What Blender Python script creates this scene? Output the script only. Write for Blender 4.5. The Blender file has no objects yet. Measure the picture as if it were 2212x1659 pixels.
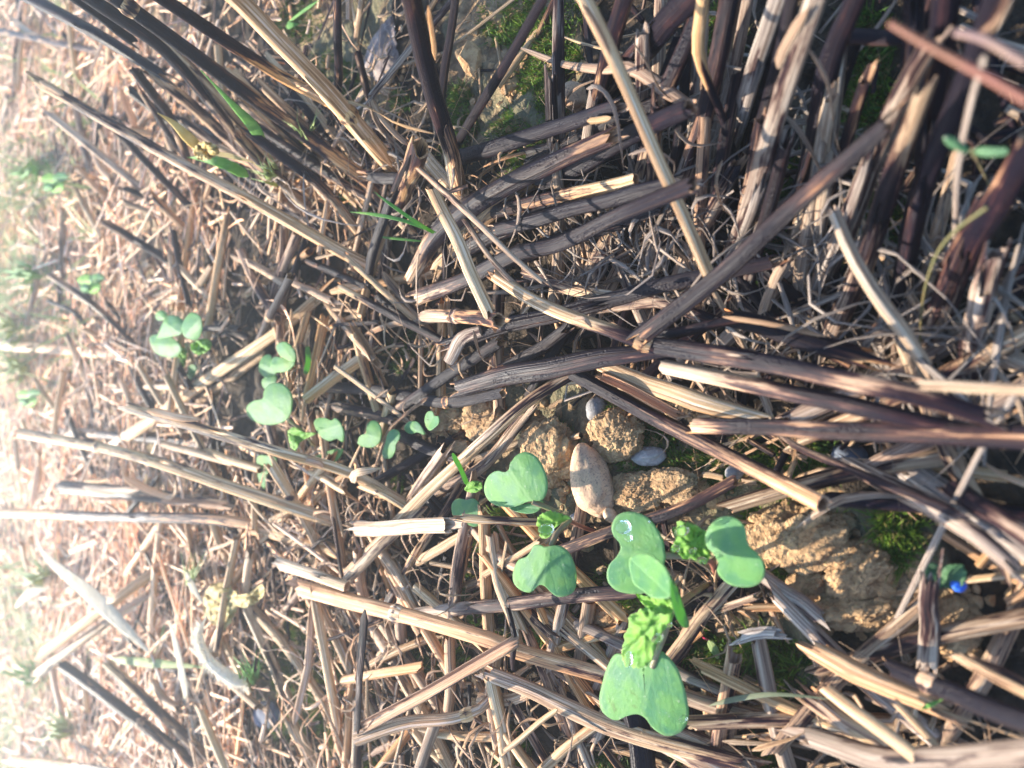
import bpy, bmesh, math, random
import numpy as np
from mathutils import Vector

# ------------------------------------------------------------------ camera, sky, sun, exposure
SC = bpy.context.scene
COL = SC.collection
H = 0.19                       # lens height above the soil, metres
PITCH = math.radians(46)       # how far the lens looks down; the phone was held on its side
HALF, FPX = 0.6656, 1106/0.6656
EXPOSURE = 1.85
SUN_EL, SUN_AZ = math.radians(29), math.radians(-22)
SUN_STR, SKY_STR = 4.4, 0.145

cp, sp_ = math.cos(PITCH), math.sin(PITCH)
FWD = np.array([0, cp, -sp_]); CX = -np.array([0, sp_, cp]); CY = np.array([1.0, 0, 0])
cam = bpy.data.cameras.new("camera"); camo = bpy.data.objects.new("camera", cam); COL.objects.link(camo)
from mathutils import Matrix
camo.matrix_world = Matrix([[CX[0], CY[0], -FWD[0], 0], [CX[1], CY[1], -FWD[1], 0], [CX[2], CY[2], -FWD[2], H], [0, 0, 0, 1]])
cam.sensor_width = 36; cam.lens = 18/HALF; cam.clip_start = 0.004; cam.clip_end = 300
cam.dof.use_dof = True; cam.dof.focus_distance = 0.235; cam.dof.aperture_fstop = 13
SC.camera = camo

W = bpy.data.worlds.new("World"); SC.world = W; W.use_nodes = True
wn = W.node_tree; bg = wn.nodes["Background"]
sky = wn.nodes.new("ShaderNodeTexSky"); sky.sky_type = 'NISHITA'; sky.sun_disc = False
sky.sun_elevation = SUN_EL; sky.sun_rotation = SUN_AZ; sky.air_density = 1.0; sky.dust_density = 0.4; sky.ozone_density = 3.0
wn.links.new(sky.outputs[0], bg.inputs[0]); bg.inputs[1].default_value = SKY_STR
sl = bpy.data.lights.new("sun", 'SUN'); sl.energy = SUN_STR; sl.angle = math.radians(0.6); sl.color = (1, 0.90, 0.76)
so = bpy.data.objects.new("sun", sl); COL.objects.link(so)
SD = Vector((math.sin(SUN_AZ)*math.cos(SUN_EL), math.cos(SUN_AZ)*math.cos(SUN_EL), math.sin(SUN_EL)))
so.rotation_euler = SD.to_track_quat('Z', 'Y').to_euler(); so.location = SD*5
SC.view_settings.view_transform = 'Standard'; SC.view_settings.look = 'None'
SC.view_settings.exposure = EXPOSURE; SC.view_settings.gamma = 1
SC.render.engine = 'CYCLES'
SC.cycles.max_bounces = 6; SC.cycles.transparent_max_bounces = 8

rnd = random.Random(7); nrs = np.random.RandomState(11)

# ------------------------------------------------------------------ helpers
def P(px, py, zmm=0.0):
    """the point of the place seen at photo position (px, py) of 2212 x 1659, zmm above the soil plane"""
    d = FWD + CX*((px-1106)/FPX) + CY*((829.5-py)/FPX)
    k = (H - zmm*1e-3)/(-d[2])
    return np.array([0, 0, H]) + d*k
def depth(p): return float(np.dot(p-np.array([0, 0, H]), FWD))
def PX(x, y, z=0.0):
    v = np.stack([x, y, np.zeros_like(x)+z-H], -1); d = v@FWD
    return 1106+FPX*(v@CX)/d, 829.5-FPX*(v@CY)/d, d

def hash2(ix, iy, s):
    n = (ix.astype(np.int64)*374761393 + iy.astype(np.int64)*668265263 + s*982451653) & 0x7fffffff
    n = ((n ^ (n >> 13))*1274126177) & 0x7fffffff
    n = (n ^ (n >> 16)) & 0xffffff
    return n/float(0xffffff)
def vnoise(x, y, s=0):
    ix = np.floor(x); iy = np.floor(y); fx = x-ix; fy = y-iy
    fx = fx*fx*fx*(fx*(fx*6-15)+10); fy = fy*fy*fy*(fy*(fy*6-15)+10)
    a = hash2(ix, iy, s); b = hash2(ix+1, iy, s); c = hash2(ix, iy+1, s); d = hash2(ix+1, iy+1, s)
    return (a*(1-fx)+b*fx)*(1-fy)+(c*(1-fx)+d*fx)*fy-0.5
def fbm(x, y, scale, octv, s=0, gain=0.5):
    r = 0; a = 1.0; f = 1/scale
    for o in range(octv):
        r = r + a*vnoise(x*f+13.7*o, y*f-7.1*o, s+o*17); a *= gain; f *= 2.03
    return r
def noise3(v, scale, octv, s=0):
    x, y, z = (v/scale).T
    return (fbm(x+z*0.71, y-z*0.63, 1, octv, s)+fbm(y+x*0.57+31, z+x*0.41, 1, octv, s+5)+fbm(z-y*0.37, x+y*0.29+17, 1, octv, s+9))/1.5

def soil(x, y):
    h = 0.0065*fbm(x, y, 0.06, 3, 1) + 0.004*fbm(x, y, 0.016, 3, 5, 0.55)
    return h

def mk(name, V, F, mats, parent=None, sc=None, par=None, mi=None, smooth=True):
    me = bpy.data.meshes.new(name)
    V = np.asarray(V, dtype=np.float64)
    org = np.zeros(3)
    if parent is None and len(V):
        org = V.mean(0); org[2] = V[:, 2].min()
    par_loc = np.array(parent.location) if parent is not None else None
    if parent is not None: org = par_loc
    me.from_pydata((V-org).tolist(), [], F if isinstance(F, list) else F.tolist())
    for m in (mats if isinstance(mats, (list, tuple)) else [mats]): me.materials.append(m)
    if sc is not None:
        at = me.attributes.new('sc', 'FLOAT_VECTOR', 'POINT'); at.data.foreach_set('vector', np.asarray(sc, dtype=np.float32).ravel())
    if par is not None:
        at = me.attributes.new('par', 'FLOAT_VECTOR', 'POINT'); at.data.foreach_set('vector', np.asarray(par, dtype=np.float32).ravel())
    if mi is not None: me.polygons.foreach_set('material_index', np.asarray(mi, dtype=np.int32))
    if smooth: me.polygons.foreach_set('use_smooth', np.ones(len(me.polygons), dtype=bool))
    me.update()
    o = bpy.data.objects.new(name, me); COL.objects.link(o)
    if parent is None: o.location = org
    else: o.parent = parent
    return o
def tag(o, label=None, cat=None, group=None, kind=None):
    if label: o['label'] = label
    if cat: o['category'] = cat
    if group: o['group'] = group
    if kind: o['kind'] = kind
    return o
def empty(name, loc):
    o = bpy.data.objects.new(name, None); COL.objects.link(o); o.location = loc; o.empty_display_size = 0.01
    return o

# ------------------------------------------------------------------ materials
class NT:
    def __init__(s, name):
        s.m = bpy.data.materials.new(name); s.m.use_nodes = True; s.t = s.m.node_tree; s.b = s.t.nodes['Principled BSDF']; s.out = s.t.nodes['Material Output']
    def n(s, kind, **kw):
        nd = s.t.nodes.new('ShaderNode'+kind)
        for k, v in kw.items():
            if k.startswith('i_'):
                key = k[2:]; key = int(key) if key.isdigit() else key.replace('_', ' ')
                s.set(nd.inputs[key], v)
            else: setattr(nd, k, v)
        return nd
    def set(s, sock, v):
        if hasattr(v, 'links') or isinstance(v, bpy.types.NodeSocket): s.t.links.new(v, sock)
        else: sock.default_value = v
    def math(s, op, a, b=0.0, clamp=False):
        nd = s.n('Math', operation=op, use_clamp=clamp); s.set(nd.inputs[0], a); s.set(nd.inputs[1], b); return nd.outputs[0]
    def mix(s, f, a, b, blend='MIX'):
        nd = s.n('Mix', data_type='RGBA', blend_type=blend); s.set(nd.inputs[0], f)
        s.set(nd.inputs[6], a if not isinstance(a, tuple) else (*a, 1)); s.set(nd.inputs[7], b if not isinstance(b, tuple) else (*b, 1)); return nd.outputs[2]
    def vmul(s, v, m, add=None):
        nd = s.n('VectorMath', operation='MULTIPLY'); s.set(nd.inputs[0], v); s.set(nd.inputs[1], m); r = nd.outputs[0]
        if add is not None:
            nd = s.n('VectorMath', operation='ADD'); s.set(nd.inputs[0], r); s.set(nd.inputs[1], add); r = nd.outputs[0]
        return r
    def noise(s, v, scale=1.0, detail=3.0, rough=0.55):
        nd = s.n('TexNoise'); s.set(nd.inputs['Vector'], v); nd.inputs['Scale'].default_value = scale; nd.inputs['Detail'].default_value = detail; nd.inputs['Roughness'].default_value = rough
        return nd.outputs[0]
    def ramp(s, f, stops):
        nd = s.n('ValToRGB'); e = nd.color_ramp.elements
        while len(e) < len(stops): e.new(0.5)
        for el, (p, c) in zip(e, stops): el.position = p; el.color = (*c, 1)
        s.set(nd.inputs[0], f); return nd.outputs[0]
    def rng(s, v, a, b, c=0.0, d=1.0):
        nd = s.n('MapRange', interpolation_type='SMOOTHSTEP'); s.set(nd.inputs[0], v)
        for i, x in enumerate((a, b, c, d)): nd.inputs[i+1].default_value = x
        return nd.outputs[0]
    def bump(s, h, strength, dist, normal=None):
        nd = s.n('Bump'); nd.inputs['Strength'].default_value = strength; nd.inputs['Distance'].default_value = dist; s.set(nd.inputs['Height'], h)
        if normal is not None: s.set(nd.inputs['Normal'], normal)
        s.t.links.new(nd.outputs[0], s.b.inputs['Normal']); return nd.outputs[0]
    def base(s, c, rough=0.6, spec=0.5):
        s.set(s.b.inputs['Base Color'], c if not isinstance(c, tuple) else (*c, 1)); s.set(s.b.inputs['Roughness'], rough); s.b.inputs['Specular IOR Level'].default_value = spec
    def translucent(s, fac, col):
        tr = s.n('BsdfTranslucent'); s.set(tr.inputs[0], col if not isinstance(col, tuple) else (*col, 1))
        mx = s.n('MixShader'); mx.inputs[0].default_value = fac
        s.t.links.new(s.b.outputs[0], mx.inputs[1]); s.t.links.new(tr.outputs[0], mx.inputs[2]); s.t.links.new(mx.outputs[0], s.out.inputs[0])

def straw_material(name, inside=False, translucent=0.0):
    q = NT(name)
    sc = q.n('Attribute', attribute_name='sc').outputs['Vector']
    pr = q.n('SeparateXYZ'); q.set(pr.inputs[0], q.n('Attribute', attribute_name='par').outputs['Vector'])
    char, tone, bright = pr.outputs
    oi = q.n('ObjectInfo'); seed = q.math('MULTIPLY', oi.outputs['Random'], 23.0)
    patch = q.noise(q.vmul(sc, (0.8, 0.8, 55), seed), 1.0, 4, 0.6)
    streak = q.noise(q.vmul(sc, (3.2, 3.2, 26), seed), 1.0, 4, 0.65)
    streak = q.math('ADD', q.math('MULTIPLY', q.math('SUBTRACT', streak, 0.5), 1.7), 0.5)
    fine = q.noise(q.vmul(sc, (6.5, 6.5, 9), seed), 1.0, 3, 0.6)
    speck = q.noise(q.vmul(sc, (9, 9, 1500), seed), 1.0, 2, 0.5)
    m = q.math('ADD', char, q.math('MULTIPLY', q.math('SUBTRACT', patch, 0.5), 1.7))
    m = q.math('ADD', m, q.math('MULTIPLY', q.math('SUBTRACT', streak, 0.5), 0.62))
    m = q.math('ADD', m, q.math('MULTIPLY', q.math('SUBTRACT', fine, 0.5), 0.35))
    tan = q.ramp(q.math('ADD', q.math('MULTIPLY', streak, 0.75), q.math('MULTIPLY', fine, 0.4)),
                 [(0.36, (0.19, 0.082, 0.027)), (0.50, (0.42, 0.225, 0.085)), (0.63, (0.58, 0.375, 0.18)), (0.76, (0.72, 0.56, 0.37))])
    if inside: tan = q.mix(0.75, tan, (0.42, 0.19, 0.06))
    grey = q.ramp(q.math('ADD', q.math('MULTIPLY', streak, 0.6), q.math('MULTIPLY', fine, 0.5)),
                  [(0.36, (0.10, 0.075, 0.065)), (0.53, (0.27, 0.215, 0.18)), (0.72, (0.5, 0.43, 0.36))])
    hue = q.noise(q.vmul(sc, (0.05, 0.05, 3.1), seed), 1.0, 1, 0.5)
    tan = q.mix(q.rng(hue, 0.52, 0.66), tan, q.mix(1.0, tan, (1.12, 0.84, 0.58), 'MULTIPLY')); tan = q.mix(q.rng(hue, 0.48, 0.34), tan, q.mix(1.0, tan, (0.93, 0.88, 1.02), 'MULTIPLY'))
    body = q.mix(tone, tan, grey)
    dark = q.ramp(m, [(0.30, (0.24, 0.105, 0.036)), (0.46, (0.088, 0.036, 0.03)), (0.60, (0.027, 0.0115, 0.0145)), (0.80, (0.0062, 0.0051, 0.0105))])  # black end tinted violet-blue to paint in the sky's sheen
    mask = q.rng(m, 0.36, 0.56)
    col = q.mix(mask, body, dark)
    col = q.mix(q.math('MULTIPLY', q.rng(fine, 0.60, 0.72), q.math('MULTIPLY', mask, 0.16)), col, (0.22, 0.15, 0.11))
    groove = q.math('MULTIPLY', q.math('SUBTRACT', 1.0, q.rng(fine, 0.38, 0.49)), q.math('SUBTRACT', 0.52, q.math('MULTIPLY', mask, 0.2)))
    groove = q.math('MULTIPLY', groove, q.math('ADD', 0.25, q.math('FRACT', q.math('MULTIPLY', oi.outputs['Random'], 7.31))), True)
    col = q.mix(groove, col, (0.075, 0.04, 0.02))
    col = q.mix(q.math('MULTIPLY', q.rng(speck, 0.66, 0.74), 0.55), col, (0.06, 0.035, 0.025))
    bc = q.n('CombineXYZ'); [q.set(bc.inputs[i], bright) for i in range(3)]
    col = q.mix(1.0, col, bc.outputs[0], 'MULTIPLY')
    col = q.mix(1.0, col, oi.outputs['Color'], 'MULTIPLY')
    q.base(col, q.math('SUBTRACT', 0.6, q.math('MULTIPLY', mask, 0.2)), 0.3)
    q.set(q.b.inputs['Specular IOR Level'], q.math('SUBTRACT', 0.3, q.math('MULTIPLY', mask, 0.2)))
    blis = q.n('TexVoronoi', feature='F1'); q.set(blis.inputs['Vector'], q.vmul(sc, (2.6, 2.6, 900), seed)); blis.inputs['Scale'].default_value = 1.0
    bl = q.math('MULTIPLY', q.math('MULTIPLY', q.math('SUBTRACT', 0.6, blis.outputs['Distance'], True), q.rng(patch, 0.5, 0.6)), q.math('MULTIPLY', q.rng(m, 0.7, 0.85), 0.9))
    q.bump(q.math('ADD', q.math('ADD', fine, bl), q.math('MULTIPLY', speck, 0.2)), 0.75, 0.0005)
    if translucent: q.translucent(translucent, col)
    return q.m
M_STRAW = straw_material('straw')
M_INSIDE = straw_material('straw_inside', True)
M_BLADE = straw_material('dry_blade', False, 0.28)

def leaf_material(name, a, b, rib, trans, tcol, bumpy=0.3):
    q = NT(name)
    sc = q.n('Attribute', attribute_name='sc').outputs['Vector']      # x across, y along (0 base..1 tip), z edge distance
    xyz = q.n('SeparateXYZ'); q.set(xyz.inputs[0], sc)
    co = q.n('TexCoord').outputs['Object']
    n1 = q.noise(co, 170, 4, 0.6); n2 = q.noise(co, 900, 3, 0.6)
    col = q.mix(q.rng(n1, 0.35, 0.65), a, b)
    ax = q.math('ABSOLUTE', xyz.outputs[0])
    vein = q.math('SUBTRACT', 1.0, q.rng(ax, 0.0, 0.09))
    side = q.n('TexWave', wave_type='BANDS', bands_direction='DIAGONAL'); cmb = q.n('CombineXYZ')
    q.set(cmb.inputs[0], q.math('MULTIPLY', ax, 1.2)); q.set(cmb.inputs[1], q.math('MULTIPLY', xyz.outputs[1], -1.0)); q.set(side.inputs['Vector'], cmb.outputs[0])
    side.inputs['Scale'].default_value = 1.35; side.inputs['Distortion'].default_value = 1.5; side.inputs['Detail'].default_value = 1
    sv = q.rng(side.outputs['Fac'], 0.88, 1.0)
    v = q.math('MAXIMUM', q.math('MULTIPLY', vein, 0.25), q.math('MULTIPLY', sv, 0.10))
    edge = q.rng(xyz.outputs[2], 0.90, 1.0)
    col = q.mix(v, col, rib); col = q.mix(q.math('MULTIPLY', edge, 0.65), col, rib)
    n0 = q.noise(co, 75, 3, 0.5)
    col = q.mix(q.math('MULTIPLY', q.rng(n0, 0.45, 0.66), 0.5), col, b); col = q.mix(q.math('MULTIPLY', q.rng(n0, 0.62, 0.72), 0.5), col, (0.26, 0.36, 0.07))
    col = q.mix(q.math('MULTIPLY', q.rng(n1, 0.66, 0.72), 0.45), col, (0.10, 0.12, 0.04))
    col = q.mix(q.math('MULTIPLY', q.rng(n2, 0.64, 0.72), 0.55), col, (0.5, 0.55, 0.38))
    q.base(col, q.math('ADD', 0.45, q.math('MULTIPLY', n1, 0.25)), 0.22)
    h = q.math('ADD', q.math('MULTIPLY', n2, 0.5), q.math('MULTIPLY', v, -0.7)); h = q.math('ADD', h, n1)
    q.bump(h, bumpy, 0.0012)
    q.translucent(trans, tcol)
    return q.m
M_COT = leaf_material('cotyledon', (0.080, 0.235, 0.115), (0.150, 0.33, 0.10), (0.26, 0.41, 0.18), 0.42, (0.28, 0.6, 0.07))
M_TRUE = leaf_material('true_leaf', (0.15, 0.36, 0.07), (0.28, 0.48, 0.09), (0.38, 0.52, 0.2), 0.5, (0.42, 0.72, 0.06), 0.5)
M_GRASS = leaf_material('grass_blade', (0.075, 0.23, 0.045), (0.16, 0.34, 0.07), (0.25, 0.42, 0.14), 0.35, (0.25, 0.5, 0.06))
M_PALEGRASS = leaf_material('pale_grass', (0.20, 0.30, 0.10), (0.36, 0.42, 0.16), (0.45, 0.5, 0.25), 0.35, (0.45, 0.5, 0.12))
M_YELLOW = leaf_material('yellow_leaf', (0.46, 0.34, 0.10), (0.60, 0.48, 0.20), (0.62, 0.52, 0.3), 0.4, (0.7, 0.5, 0.12))
M_WHITE = leaf_material('bleached_leaf', (0.60, 0.53, 0.38), (0.76, 0.69, 0.53), (0.62, 0.54, 0.40), 0.4, (0.8, 0.72, 0.5), 1.0)
M_SHADECOT = leaf_material('shaded_cotyledon', (0.045, 0.115, 0.055), (0.06, 0.14, 0.06), (0.1, 0.2, 0.08), 0.2, (0.12, 0.25, 0.06))  # cotyledon green darkened, shade put into the colour
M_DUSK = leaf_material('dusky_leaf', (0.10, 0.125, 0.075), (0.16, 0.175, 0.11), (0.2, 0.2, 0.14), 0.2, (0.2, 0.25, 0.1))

def simple(name, a, b, scale, rough=0.6, bump=0.4, dist=0.0006, spec=0.4, speck=None, sub=0.0):
    q = NT(name); co = q.n('TexCoord').outputs['Object']
    n1 = q.noise(co, scale, 5, 0.62); n2 = q.noise(co, scale*6, 3, 0.6)
    col = q.mix(q.rng(n1, 0.36, 0.64), a, b)
    if speck: col = q.mix(q.math('MULTIPLY', q.rng(n2, 0.54, 0.64), 0.75), col, speck)
    q.base(col, rough, spec); q.bump(q.math('ADD', n1, q.math('MULTIPLY', n2, 0.6)), bump, dist)
    return q.m
M_STEM = simple('green_stem', (0.22, 0.22, 0.09), (0.20, 0.13, 0.07), 220, 0.45)
M_REDSTEM = simple('red_stem', (0.20, 0.055, 0.04), (0.30, 0.12, 0.07), 200, 0.45)
M_ORANGESTEM = simple('orange_stem', (0.15, 0.062, 0.03), (0.17, 0.05, 0.035), 60, 0.6)
M_YSTEM = simple('yellow_green_stem', (0.13, 0.09, 0.03), (0.08, 0.09, 0.03), 90, 0.7)
M_PEBBLE = simple('sandstone', (0.60, 0.40, 0.25), (0.45, 0.30, 0.20), 260, 0.85, 0.6, 0.0006, 0.25, (0.20, 0.14, 0.11))
M_GREYSTONE = simple('grey_stone', (0.26, 0.25, 0.24), (0.16, 0.15, 0.15), 300, 0.7, 0.5, 0.0005, 0.35, (0.36, 0.34, 0.32))
M_PALESTONE = simple('pale_stone', (0.42, 0.38, 0.35), (0.30, 0.26, 0.24), 220, 0.85, 0.6, 0.0006, 0.25, (0.5, 0.46, 0.42))
M_SLATE = simple('blue_grey_stone', (0.13, 0.15, 0.19), (0.09, 0.10, 0.13), 150, 0.8, 0.3, 0.0006, 0.2)
M_SEED = simple('pale_grain', (0.62, 0.46, 0.31), (0.42, 0.25, 0.14), 500, 0.5, 0.4)
M_BEAD = simple('blue_bead', (0.012, 0.07, 0.42), (0.03, 0.16, 0.60), 220, 0.55, 0.5)
M_DEAD = simple('dead_leaf', (0.22, 0.17, 0.15), (0.12, 0.09, 0.08), 90, 0.65, 0.6, 0.001, 0.3, (0.3, 0.25, 0.22))
M_BARK = simple('weathered_bark', (0.42, 0.38, 0.30), (0.22, 0.17, 0.12), 170, 0.8, 0.9, 0.001, 0.25, (0.07, 0.055, 0.045))

def far_glare(q):
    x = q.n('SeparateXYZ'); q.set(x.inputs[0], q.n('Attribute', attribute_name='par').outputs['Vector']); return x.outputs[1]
def soil_material(name, clod):
    q = NT(name); co = q.n('TexCoord').outputs['Object']; co = q.vmul(co, (1, 1, 1))
    n1 = q.noise(co, 38, 5, 0.6); n2 = q.noise(co, 190, 5, 0.65); n3 = q.noise(co, 900, 3, 0.6)
    col = q.mix(q.rng(n2, 0.32, 0.68), (0.13, 0.08, 0.042) if not clod else (0.25, 0.14, 0.065), (0.34, 0.235, 0.13) if not clod else (0.54, 0.35, 0.18))
    if not clod: col = q.mix(q.rng(n1, 0.40, 0.56), col, (0.135, 0.125, 0.07))
    else: col = q.mix(q.rng(n1, 0.56, 0.66), col, (0.20, 0.17, 0.09))
    col = q.mix(q.math('MULTIPLY', q.rng(n3, 0.6, 0.72), 0.6), col, (0.48, 0.33, 0.19))
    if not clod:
        col = q.mix(q.rng(far_glare(q), 0.0, 1.0), col, q.mix(n2, (0.30, 0.23, 0.14), (0.58, 0.47, 0.30)))  # far soil lightened to carry the sunlit glare in its colour
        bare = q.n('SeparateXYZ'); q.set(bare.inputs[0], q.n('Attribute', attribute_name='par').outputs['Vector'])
        shaded_humus = q.mix(q.rng(n2, 0.35, 0.65), (0.018, 0.013, 0.009), (0.07, 0.047, 0.028))  # soil under straw coloured near black for the shade in the gaps
        col = q.mix(q.rng(q.math('ADD', bare.outputs[0], q.math('MULTIPLY', q.math('SUBTRACT', n1, 0.5), 0.8)), 0.3, 0.7), shaded_humus, col)
    q.base(col, 0.85, 0.25); q.bump(q.math('ADD', q.math('MULTIPLY', n2, 1.0), q.math('MULTIPLY', n3, 0.5)), 0.9, 0.0022)
    return q.m
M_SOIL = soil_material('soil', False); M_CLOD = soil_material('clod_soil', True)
q = NT('moss'); sc = q.n('Attribute', attribute_name='par').outputs['Vector']; xx = q.n('SeparateXYZ'); q.set(xx.inputs[0], sc)
mc = q.mix(xx.outputs[0], (0.035, 0.10, 0.010), (0.21, 0.32, 0.03)); mc = q.mix(xx.outputs[1], mc, (0.22, 0.17, 0.06)); q.base(mc, 0.6, 0.3); q.translucent(0.3, mc); M_MOSS = q.m
q = NT('dew'); q.base((1.0, 1.0, 1.0), 0.0, 0.5); q.b.inputs['Transmission Weight'].default_value = 1; q.b.inputs['IOR'].default_value = 1.33
tr = q.n('BsdfTransparent'); mx = q.n('MixShader'); mx.inputs[0].default_value = 0.55; q.t.links.new(tr.outputs[0], mx.inputs[1]); q.t.links.new(q.b.outputs[0], mx.inputs[2]); q.t.links.new(mx.outputs[0], q.out.inputs[0]); M_DEW = q.m
q = NT('white_fuzz'); n = q.noise(q.n('TexCoord').outputs['Object'], 400, 3); q.base(q.mix(n, (0.78, 0.72, 0.6), (0.85, 0.82, 0.74)), 0.9, 0.2); q.translucent(0.3, (0.8, 0.75, 0.6)); M_FUZZ = q.m

# ------------------------------------------------------------------ shapes
def catmull(pts, n):
    pts = np.asarray(pts, float)
    if len(pts) == 2: return pts[0]+(pts[1]-pts[0])*np.linspace(0, 1, n)[:, None]
    d = np.r_[0, np.cumsum(np.linalg.norm(np.diff(pts, axis=0), axis=1))]
    e = np.vstack([2*pts[0]-pts[1], pts, 2*pts[-1]-pts[-2]]); de = np.r_[2*d[0]-d[1], d, 2*d[-1]-d[-2]]
    tan = (e[2:]-e[:-2])/np.maximum(de[2:]-de[:-2], 1e-9)[:, None]
    t = np.linspace(0, d[-1], n); i = np.clip(np.searchsorted(d, t, 'right')-1, 0, len(pts)-2)
    h = (d[i+1]-d[i]); u = ((t-d[i])/h)[:, None]; h = h[:, None]
    return (2*u**3-3*u**2+1)*pts[i]+(u**3-2*u**2+u)*h*tan[i]+(-2*u**3+3*u**2)*pts[i+1]+(u**3-u**2)*h*tan[i+1]
def polyline(pts, n):
    pts = np.asarray(pts, float); d = np.r_[0, np.cumsum(np.linalg.norm(np.diff(pts, axis=0), axis=1))]; t = np.linspace(0, d[-1], n)
    t = np.sort(np.unique(np.r_[t, d[1:-1]]))
    return np.stack([np.interp(t, d, pts[:, k]) for k in range(3)], 1)

def frames(path, roll=0.0, twist=0.0):
    t = np.gradient(path, axis=0); t /= np.maximum(np.linalg.norm(t, axis=1), 1e-12)[:, None]
    v = path-np.array([0, 0, H]); v /= np.linalg.norm(v, axis=1)[:, None]
    n1 = np.cross(t, v); l = np.linalg.norm(n1, axis=1)[:, None]; n1 = n1/np.maximum(l, 1e-9); n2 = np.cross(n1, t)
    if roll is None:
        n1 = np.cross(t, np.array([0, 0, 1.0])); n1 /= np.maximum(np.linalg.norm(n1, axis=1)[:, None], 1e-9); n2 = np.cross(n1, t); roll = 0.15
    a = roll+twist*np.linspace(0, 1, len(path)); c, s = np.cos(a)[:, None], np.sin(a)[:, None]
    return t, n1*c+n2*s, n2*c-n1*s

def tube(path, rad, N=16, asp=1.0, roll=0.0, twist=0.0, char=(0, 0), tone=0.0, bright=1.0, ends='oo', jag=0.6, ridge=0.045, seed=0, arc=None, taper=(0, 0)):
    """a straw: V, F, sc, par, mi. ends: 'o' hollow broken end, 'c' closed"""
    r_ = np.random.RandomState(seed); path = np.asarray(path); n = len(path)
    t, n1, n2 = frames(path, roll, twist)
    s = np.r_[0, np.cumsum(np.linalg.norm(np.diff(path, axis=0), axis=1))]; L = s[-1]
    rad = np.interp(np.linspace(0, 1, n), np.linspace(0, 1, len(np.atleast_1d(rad))), np.atleast_1d(rad))
    u = s/L
    if taper[0]: rad = rad*np.clip(u/taper[0], 0.08, 1)**0.6
    if taper[1]: rad = rad*np.clip((1-u)/taper[1], 0.08, 1)**0.6
    cc = np.interp(u, np.linspace(0, 1, len(char)), char)
    full = arc is None
    th = np.linspace(0, 2*np.pi, N, endpoint=False) if full else np.linspace(-arc/2, arc/2, N)
    rg = 1+ridge*r_.randn(N)
    wob = 1+0.025*np.interp(np.arange(n), np.linspace(0, n-1, 6), r_.randn(6))
    off = r_.rand()*10; V = []; S = []; C = []
    jA = r_.randn(N)*jag; jB = r_.randn(N)*jag
    if full:
        jA = (jA+np.roll(jA, 1)*0.5); jB = jB+np.roll(jB, 1)*0.5
        if jag >= 0.5:
            for J_ in (jA, jB):
                k_ = r_.randint(N); w_ = r_.randint(2, 5); J_[[(k_+q_) % N for q_ in range(w_)]] += r_.choice([-1, 1])*r_.uniform(1.2, 4.0)
    def ring(i, k=1.0, ax=None, off_t=0.0):
        ro = (rad[i]*k*wob[i]*rg)[:, None]
        p = path[i]+n1[i]*np.cos(th)[:, None]*ro+n2[i]*np.sin(th)[:, None]*ro*asp
        if ax is not None: p = p+t[i]*(ax[:, None]*rad[i])
        return p+t[i]*off_t
    for i in range(n):
        ax = None
        if i == 0 and ends[0] == 'o': ax = -np.abs(jA)
        if i == n-1 and ends[1] == 'o': ax = np.abs(jB)
        V.append(ring(i, 1.0, ax)); S.append(np.stack([np.cos(th), np.sin(th), np.full(N, s[i])+off], 1)); C.append(np.full(N, cc[i]))
    F = []; mi = []
    J = N if full else N-1
    for i in range(n-1):
        for j in range(J):
            k = (j+1) % N; F.append((i*N+j, i*N+k, (i+1)*N+k, (i+1)*N+j)); mi.append(0)
    def add(rg_, i, cval):
        V.append(rg_); S.append(np.stack([np.cos(th), np.sin(th), np.full(N, s[i])+off+5], 1)); C.append(np.full(N, cval)); return (len(V)-1)*N
    if full:
        for e, i, ax, sgn in ((0, 0, -np.abs(jA), 1), (1, n-1, np.abs(jB), -1)):
            b0 = i*N
            if ends[e] == 'o':
                b0 = add(ring(i, 1.0, ax), i, cc[i]*0.6); b1 = add(ring(i, 0.78, ax*0.97), i, cc[i]*0.4); b3 = add(ring(i, 0.78, ax*0.97), i, cc[i]*0.4); d = sgn*min(rad[i]*3.2, L*0.4)
                b2 = add(ring(i, 0.70, None, d), i, 0.55)
                for a, b in ((b0, b1), (b3, b2)):
                    for j in range(N):
                        k = (j+1) % N; q4 = (a+j, b+j, b+k, a+k); F.append(q4 if sgn > 0 else q4[::-1]); mi.append(1)
                F.append(tuple(range(b2, b2+N))); mi.append(1)
            else:
                b0 = add(ring(i, 1.0), i, cc[i]); F.append(tuple(range(b0, b0+N))[::-1] if sgn > 0 else tuple(range(b0, b0+N))); mi.append(0)
    else:
        base = len(V)
        for i in range(n):
            ax = -np.abs(jA) if i == 0 else (np.abs(jB) if i == n-1 else None)
            add(ring(i, 0.86, ax), i, cc[i]*0.25)
        B = base*N
        for i in range(n-1):
            for j in range(J): F.append((B+i*N+j, B+(i+1)*N+j, B+(i+1)*N+j+1, B+i*N+j+1)); mi.append(1)
            for j in (0, N-1):
                a = (i*N+j, (i+1)*N+j, B+(i+1)*N+j, B+i*N+j); F.append(a if j == 0 else a[::-1]); mi.append(1)
        for i in (0, n-1):
            for j in range(J): F.append((i*N+j, i*N+j+1, B+i*N+j+1, B+i*N+j)); mi.append(1)
    V = np.vstack(V); S = np.vstack(S); C = np.concatenate(C)
    return V, F, S, np.stack([C, np.full(len(C), tone), np.full(len(C), bright)], 1), mi

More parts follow.
